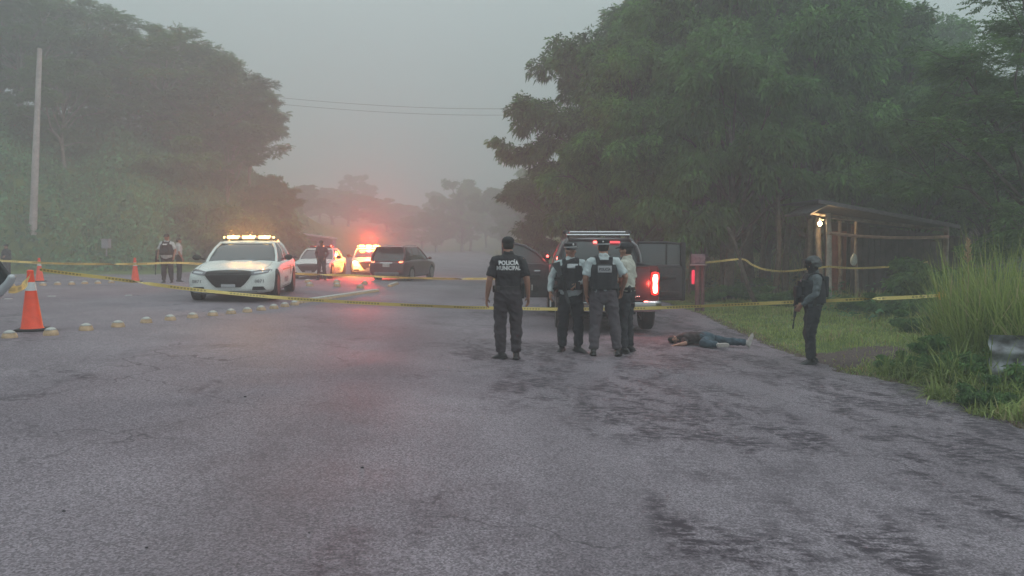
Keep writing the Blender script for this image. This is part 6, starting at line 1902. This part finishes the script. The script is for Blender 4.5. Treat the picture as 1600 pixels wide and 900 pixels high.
# the left one is the mirror image of the right, its lining still towards the camera
dl_.scale = (1, -1, 1)
mb = MB(); mb.sweep([(.02, .02, 1.22), (.06, .05, 1.40)], [.02, .02], seg=8); mb.ell((.07, .05, 1.47), (.10, .06, .13)); mi = mb.build('mirror', M_trim, dl_)
MB().ell((.05, -.03, 1.46), (.032, .02, .03)).build('mirror_red_reflection', M_red_on, mi)  # glowing blob stands in for red light reflected in the mirror
lamp(truck, 'mirror_glow', (-1.02, 3.7, 1.46), 2, (1, .08, .06), .04)  # point light for that reflected red; the mirror itself has no lamp
# light inside lining marks
MB().box((.42, -.10, .70), (.03, .02, .14), .008).build('reflector', M_plate, dl_)

# corner of an open car door beyond the left edge, the short tape is tied to it
cd_at = at(-22, 452, 8.8)
cd = thing('car_door', 'open car door with dark glass edge poking in at the left border', 'car door', cd_at)
q = lambda px, py, dd=8.8: at(px, py, dd) - cd_at
mb = MB(); mb.sweep([q(-60, 352), q(-20, 388), q(17, 438)], [(.030, .03)] * 3, side=(0, 1, 0), seg=10); mb.build('window_frame', M_trim, cd)
mb = MB(); mb.sweep([q(18, 434), q(14, 442), q(-12, 468), q(-50, 500)], [(.05, .040), (.05, .045), (.05, .05), (.05, .05)], side=(0, 1, 0), seg=12); mb.build('door_edge', M_lampw, cd)
mb = MB(); 
pp = [q(-60, 352), q(17, 438), q(-50, 498), q(-160, 500), q(-160, 352)]
mb.prism([(a.x, a.z) for a in pp], -.012, .012); mb.build('window', M_glass, cd)
pp = [q(10, 447), q(-50, 500), q(-60, 640), q(-240, 640), q(-240, 470), q(-60, 470)]
mb = MB(); mb.prism([(a.x, a.z) for a in [q(12, 449), q(-48, 505), q(-70, 560), q(-240, 560), q(-240, 480), q(-60, 470)]], -.04, .04); mb.build('door_panel', M_white, cd)

# ------------------------------------------------------------------ cones, domes, tape
M_cone = mat('cone_orange', (0.93, 0.085, 0.03), 0.55, var=0.12, vscale=8)
M_coneband = mat('cone_band', (0.62, 0.64, 0.66), 0.4, var=0.1, vscale=20)
M_conebase = mat('cone_base', (0.02, 0.02, 0.022), 0.8)
def cone(label, px, py, depth, h, rz):
    p = at(px, py, depth); p.z = float(G(p.x, p.y)) + .006
    t = thing('traffic_cone', label, 'traffic cone', p, rz, 'orange traffic cones')
    k = h / .90
    mb = MB(); mb.box((0, 0, .018 * k), (.40 * k, .40 * k, .036 * k), .014); mb.build('base', M_conebase, t)
    R0, R1 = .145 * k, .037 * k
    rad = lambda z: R0 + (R1 - R0) * z
    mb = MB(); mb.lathe([(R0 + .02, .03 * k), (R0, .055 * k), (rad(.66), .66 * h), (rad(.66) , .661 * h), (rad(.95), .95 * h), (R1 * 1.25, .955 * h), (R1 * 1.2, .985 * h), (R1 * .8, h)], seg=28); mb.build('cone_body', M_cone, t)
    mb = MB(); mb.lathe([(rad(.67) + .003, .66 * h), (rad(.82) + .003, .80 * h)], seg=28); mb.build('reflective_band', M_coneband, t)
    return t
cone_near = cone('large orange cone nearest the camera, with the yellow tape on its tip', 50, 504, 12.6, .96, .3)
cone('small looking orange cone straight behind the near one, at the foot of the slope', 62, 436, 31.5, .93, .8)
cone('orange cone standing alone in front of the officers at the slope', 211.5, 437, 31.0, .93, .1)

M_dome = mat('dome_yellow', (0.50, 0.35, 0.22), 0.6, var=0.3, vscale=14)
M_domew = mat('dome_worn', (0.5, 0.5, 0.48), 0.6, var=0.2, vscale=20)
def dome_mesh(r):
    mb = MB(); mb.lathe([(r, -.02), (r, .006), (r * .96, .022), (r * .84, .046), (r * .62, .066), (r * .34, .078), (r * .05, .082)], seg=24)
    return mb.mesh('d')
dm = dome_mesh(.102); dm.materials.append(M_dome)
dm.set_sharp_from_angle(angle=R(50))
cap_m = MB().lathe([(.082, .054), (.064, .0675), (.036, .080), (.006, .0855)], seg=20).mesh('dc'); cap_m.materials.append(M_domew)
first_dome = None
def dome(px, py, label, group, sc=1.0, worn=True):
    global first_dome
    p = gp(px, py)
    if first_dome is None:
        t = bpy.data.objects.new('road_stud', dm); col.objects.link(t)
        c = bpy.data.objects.new('worn_top', cap_m); col.objects.link(c); c.parent = t
        first_dome = t
    else: t = copy_tree(first_dome)
    t.location = p + V((0, 0, .004)); t.rotation_euler = (0, 0, px * .37); t.scale = (sc, sc, sc * 1.25)
    return tag(t, label, 'road stud', group)
near = [(15, 525), (79.5, 520), (134.5, 513), (184.5, 508), (228.5, 501.5), (266, 497.5), (301, 494), (332.5, 490.5), (361, 487.5), (386.5, 485), (408, 482), (428, 479.5), (445, 476.5), (460, 474)]
names = ['first', 'second', 'third', 'fourth', 'fifth', 'sixth', 'seventh', 'eighth', 'ninth', 'tenth', 'eleventh', 'twelfth', 'thirteenth', 'fourteenth']
for (px, py), nm in zip(near, names):
    dome(px, py + 3, f'{nm} yellow dome from the left in the curved row across the near lane', 'yellow domes of the near curved row', 1.0 + (.05 if px < 200 else 0))
# tight line of domes behind the tape, running up to the right
A0, A1 = gp(462, 474.5), gp(588, 456)
nn = 34
for i in range(nn):
    t_ = i / (nn - 1); p = A0.lerp(A1, t_)
    t = copy_tree(first_dome); t.location = (p.x, p.y, float(G(p.x, p.y)) + .004); t.scale = (.95, .95, 1.1); t.rotation_euler = (0, 0, i)
    tag(t, 'yellow dome in the tight slanting line behind the tape', 'road stud', 'yellow domes of the tight slanting line')
A0, A1 = gp(610, 448), gp(619, 444.5)
for i in range(4):
    p = A0.lerp(A1, i / 3); t = copy_tree(first_dome); t.location = (p.x, p.y, float(G(p.x, p.y)) + .004)
    tag(t, 'yellow dome in the short line behind the dark red car', 'road stud', 'yellow domes behind the dark red car')
for px, py, w in ((18, 446, 'at the left border'), (41, 445.5, 'just left of the near cone'), (67, 445, 'just right of the near cone'), (90, 444, 'two from the near cone'), (112, 443.5, 'midway between the two far cones'), (132.5, 442.5, 'past midway between the far cones'), (153, 442, 'second before the lone cone'), (174, 441, 'first before the lone cone')):
    dome(px, py + 1.5, f'pale dome of the far row, {w}', 'pale domes of the far row', 1.1)
for px, py, w in ((481, 441.5, 'left far'), (484, 447.5, 'left near'), (526, 442.5, 'middle far'), (527, 448, 'middle near'), (570, 444, 'right far'), (563, 450.5, 'right near')):
    dome(px, py, f'{w} dome of the three pairs before the parked police cars', 'domes in pairs before the parked police cars', 1.25)

# tape: yellow ribbon with dark lettering dashes
def tape_mat():
    m = bpy.data.materials.new('caution_tape'); m.use_nodes = True
    nt = m.node_tree; N = nt.nodes.new; L = nt.links.new; b = nt.nodes['Principled BSDF']
    uv = N('ShaderNodeUVMap'); uv.uv_map = 'UVMap'; sp = N('ShaderNodeSeparateXYZ'); L(uv.outputs[0], sp.inputs[0])
    def m_(op, a, c):
        n = N('ShaderNodeMath'); n.operation = op
        for i, x in enumerate((a, c)):
            if isinstance(x, (int, float)): n.inputs[i].default_value = x
            else: L(x, n.inputs[i])
        return n.outputs[0]
    word = m_('LESS_THAN', m_('FRACT', m_('MULTIPLY', sp.outputs[0], 1 / .95), 0), .62)
    letter = m_('LESS_THAN', m_('FRACT', m_('MULTIPLY', sp.outputs[0], 1 / .052), 0), .64)
    band = m_('MULTIPLY', m_('GREATER_THAN', sp.outputs[1], .24), m_('LESS_THAN', sp.outputs[1], .76))
    f = m_('MULTIPLY', m_('MULTIPLY', word, letter), band)
    mx = N('ShaderNodeMix'); mx.data_type = 'RGBA'; L(m_('MULTIPLY', f, .6), mx.inputs['Factor'])
    mx.inputs['A'].default_value = (.66, .51, .17, 1); mx.inputs['B'].default_value = (.06, .045, .02, 1)
    L(mx.outputs['Result'], b.inputs['Base Color']); b.inputs['Roughness'].default_value = .4
    return m
M_tape = tape_mat()
def tape(label, pts, width, sag_steps=8, twist=(), seed=0, knot=None):
    """pts: world places; smooth curve through them, ribbon hanging edge up with slow twists"""
    A = pts[0]; n = len(pts); out = []
    for i in range(n - 1):
        p0 = pts[max(i - 1, 0)]; p1 = pts[i]; p2 = pts[i + 1]; p3 = pts[min(i + 2, n - 1)]
        for s in range(sag_steps):
            t = s / sag_steps
            out.append(0.5 * ((2 * p1) + (p2 - p0) * t + (2 * p0 - 5 * p1 + 4 * p2 - p3) * t * t + (3 * p1 - p0 - 3 * p2 + p3) * t ** 3))
    out.append(pts[-1].copy())
    vs = []; fs = []; us = []; L = 0; total = sum((out[i + 1] - out[i]).length for i in range(len(out) - 1))
    rn = random.Random(seed); ph = rn.uniform(0, 6)
    for i, p in enumerate(out):
        if i: L += (p - out[i - 1]).length
        tg = (out[min(i + 1, len(out) - 1)] - out[max(i - 1, 0)]).normalized()
        a = .35 * math.sin(L * 1.1 + ph) + .25 * math.sin(L * 2.7 + ph * 2)
        for c, hw in twist:
            a += 3.1416 / (1 + math.exp(-(L / total - c) / hw))
        up = (V((0, 0, 1)) - tg * tg.z).normalized(); sd = tg.cross(up)
        w = up * math.cos(a) + sd * math.sin(a)
        pinch = 1.0
        vs += [p - A + w * width / 2 * pinch, p - A - w * width / 2 * pinch]; us += [(L, 0), (L, 1)]
    for i in range(len(out) - 1): fs.append((2 * i, 2 * i + 1, 2 * i + 3, 2 * i + 2))
    me = bpy.data.meshes.new('tape'); me.from_pydata([tuple(v) for v in vs], [], fs)
    uvl = me.uv_layers.new(name='UVMap')
    for lp in me.loops: uvl.data[lp.index].uv = us[lp.vertex_index]
    me.polygons.foreach_set('use_smooth', [True] * len(fs))
    o = link('caution_tape', me, M_tape, sharp=None, loc=A)
    return tag(o, label, 'tape', 'yellow caution tapes')
def tp_(lst): return [at(*a) for a in lst]
tape('yellow tape running low in front of the sedan and the pickup to the tall grass', tp_([(62, 421, 12.6), (105, 427, 12.7), (180, 436, 12.9), (300, 452, 13.2), (450, 466, 13.6), (600, 475, 14.0), (720, 480, 14.2), (760, 481, 14.2), (870, 483, 14.3), (990, 482, 14.0), (1080, 479, 13.6), (1240, 472, 12.9), (1360, 467, 12.4), (1430, 464, 12.2), (1478, 461, 12.0)]), .056, 8, [(.1, .004), (.93, .004)], 3)
tape('yellow tape stretched behind the nearest sedan to the pickup door', tp_([(-60, 405, 25), (0, 407.5, 25.5), (100, 412, 26), (210, 412.5, 26.5), (300, 411.5, 27), (455, 427, 27.5), (545, 430, 27.5), (620, 433.5, 27), (700, 435.5, 26), (760, 435.5, 24.5), (800, 435, 22.5), (812, 434, 20.5)]), .070, 8, [(.2, .004), (.5, .004), (.75, .004)], 5)
tape('short slack tape from the car door at the left border to the near cone', tp_([(14, 452, 8.9), (24, 452.5, 9.4), (34, 449, 10.4), (42, 440, 11.8), (47, 430, 12.5)]), .085, 6, (), 7)
tape('thin tape between the bare trunks and the hut corner', tp_([(1100, 410.5, 22.6), (1125, 408, 23.4), (1160, 405, 24.0), (1176, 414, 24.0), (1195, 421, 24.0), (1225, 424, 23.9), (1260, 420.5, 23.6), (1294, 416.5, 23.3)]), .055, 8, (), 9)
tape('thin tape from the hut corner along its front wall', tp_([(1294, 416.5, 23.3), (1330, 419, 23.3), (1370, 418, 23.3), (1410, 415, 23.2), (1450, 409.5, 23.2)]), .055, 8, (), 11)
mb = MB()
for i in range(6):
    a = i * 1.1; mb.box((0.02 * math.cos(a), 0.01, .02 * math.sin(a)), (.09, .004, .05), rot=Matrix.Rotation(a, 3, 'Y') @ Matrix.Rotation(a * .7, 3, 'X'))
tag(mb.build('tape_knot', mat('tape_plain', (.75, .50, .10), .45), loc=at(1470, 462, 12.0)), 'yellow tape knot where the long tape ends in the grass', 'tape knot')

# litter and stones on the asphalt
M_stone = mat('dark_stone', (0.035, 0.03, 0.035), 0.9, var=.4)
M_paper = mat('pale_scrap', (0.55, 0.55, 0.55), 0.8)
for i, (px, py, s) in enumerate(((100, 800, .012), (229, 857, .010), (566, 732, .014), (483, 834, .009), (383, 621, .016), (410, 618, .010))):
    p = gp(px, py); mb = MB(); mb.ell((0, 0, s * .4), (s, s * .7, s * .6), seg=7, rings=5)
    lab = ['dark pebble on the asphalt at the lower left', 'dark pebble at the bottom left quarter', 'largest dark pebble in the middle foreground', 'tiny dark pebble at the bottom middle', 'left of two dark crumbs of tar on the road', 'right of two dark crumbs of tar on the road'][i]
    tag(mb.build('pebble', M_stone, loc=p), lab, 'pebble', 'loose dark pebbles on the asphalt')
for px, py, lab in ((81, 463.5, 'flat pale scrap lying behind the near cone'), (13, 467.5, 'small pale scrap near the left border'), (201, 462, 'small pale scrap on the road between cone and sedan')):
    p = gp(px, py); mb = MB(); mb.box((0, 0, .012), (.16, .10, .014), .004, rot=Matrix.Rotation(.3, 3, 'Z')); tag(mb.build('scrap', M_paper, loc=p), lab, 'scrap', 'pale scraps on the asphalt')
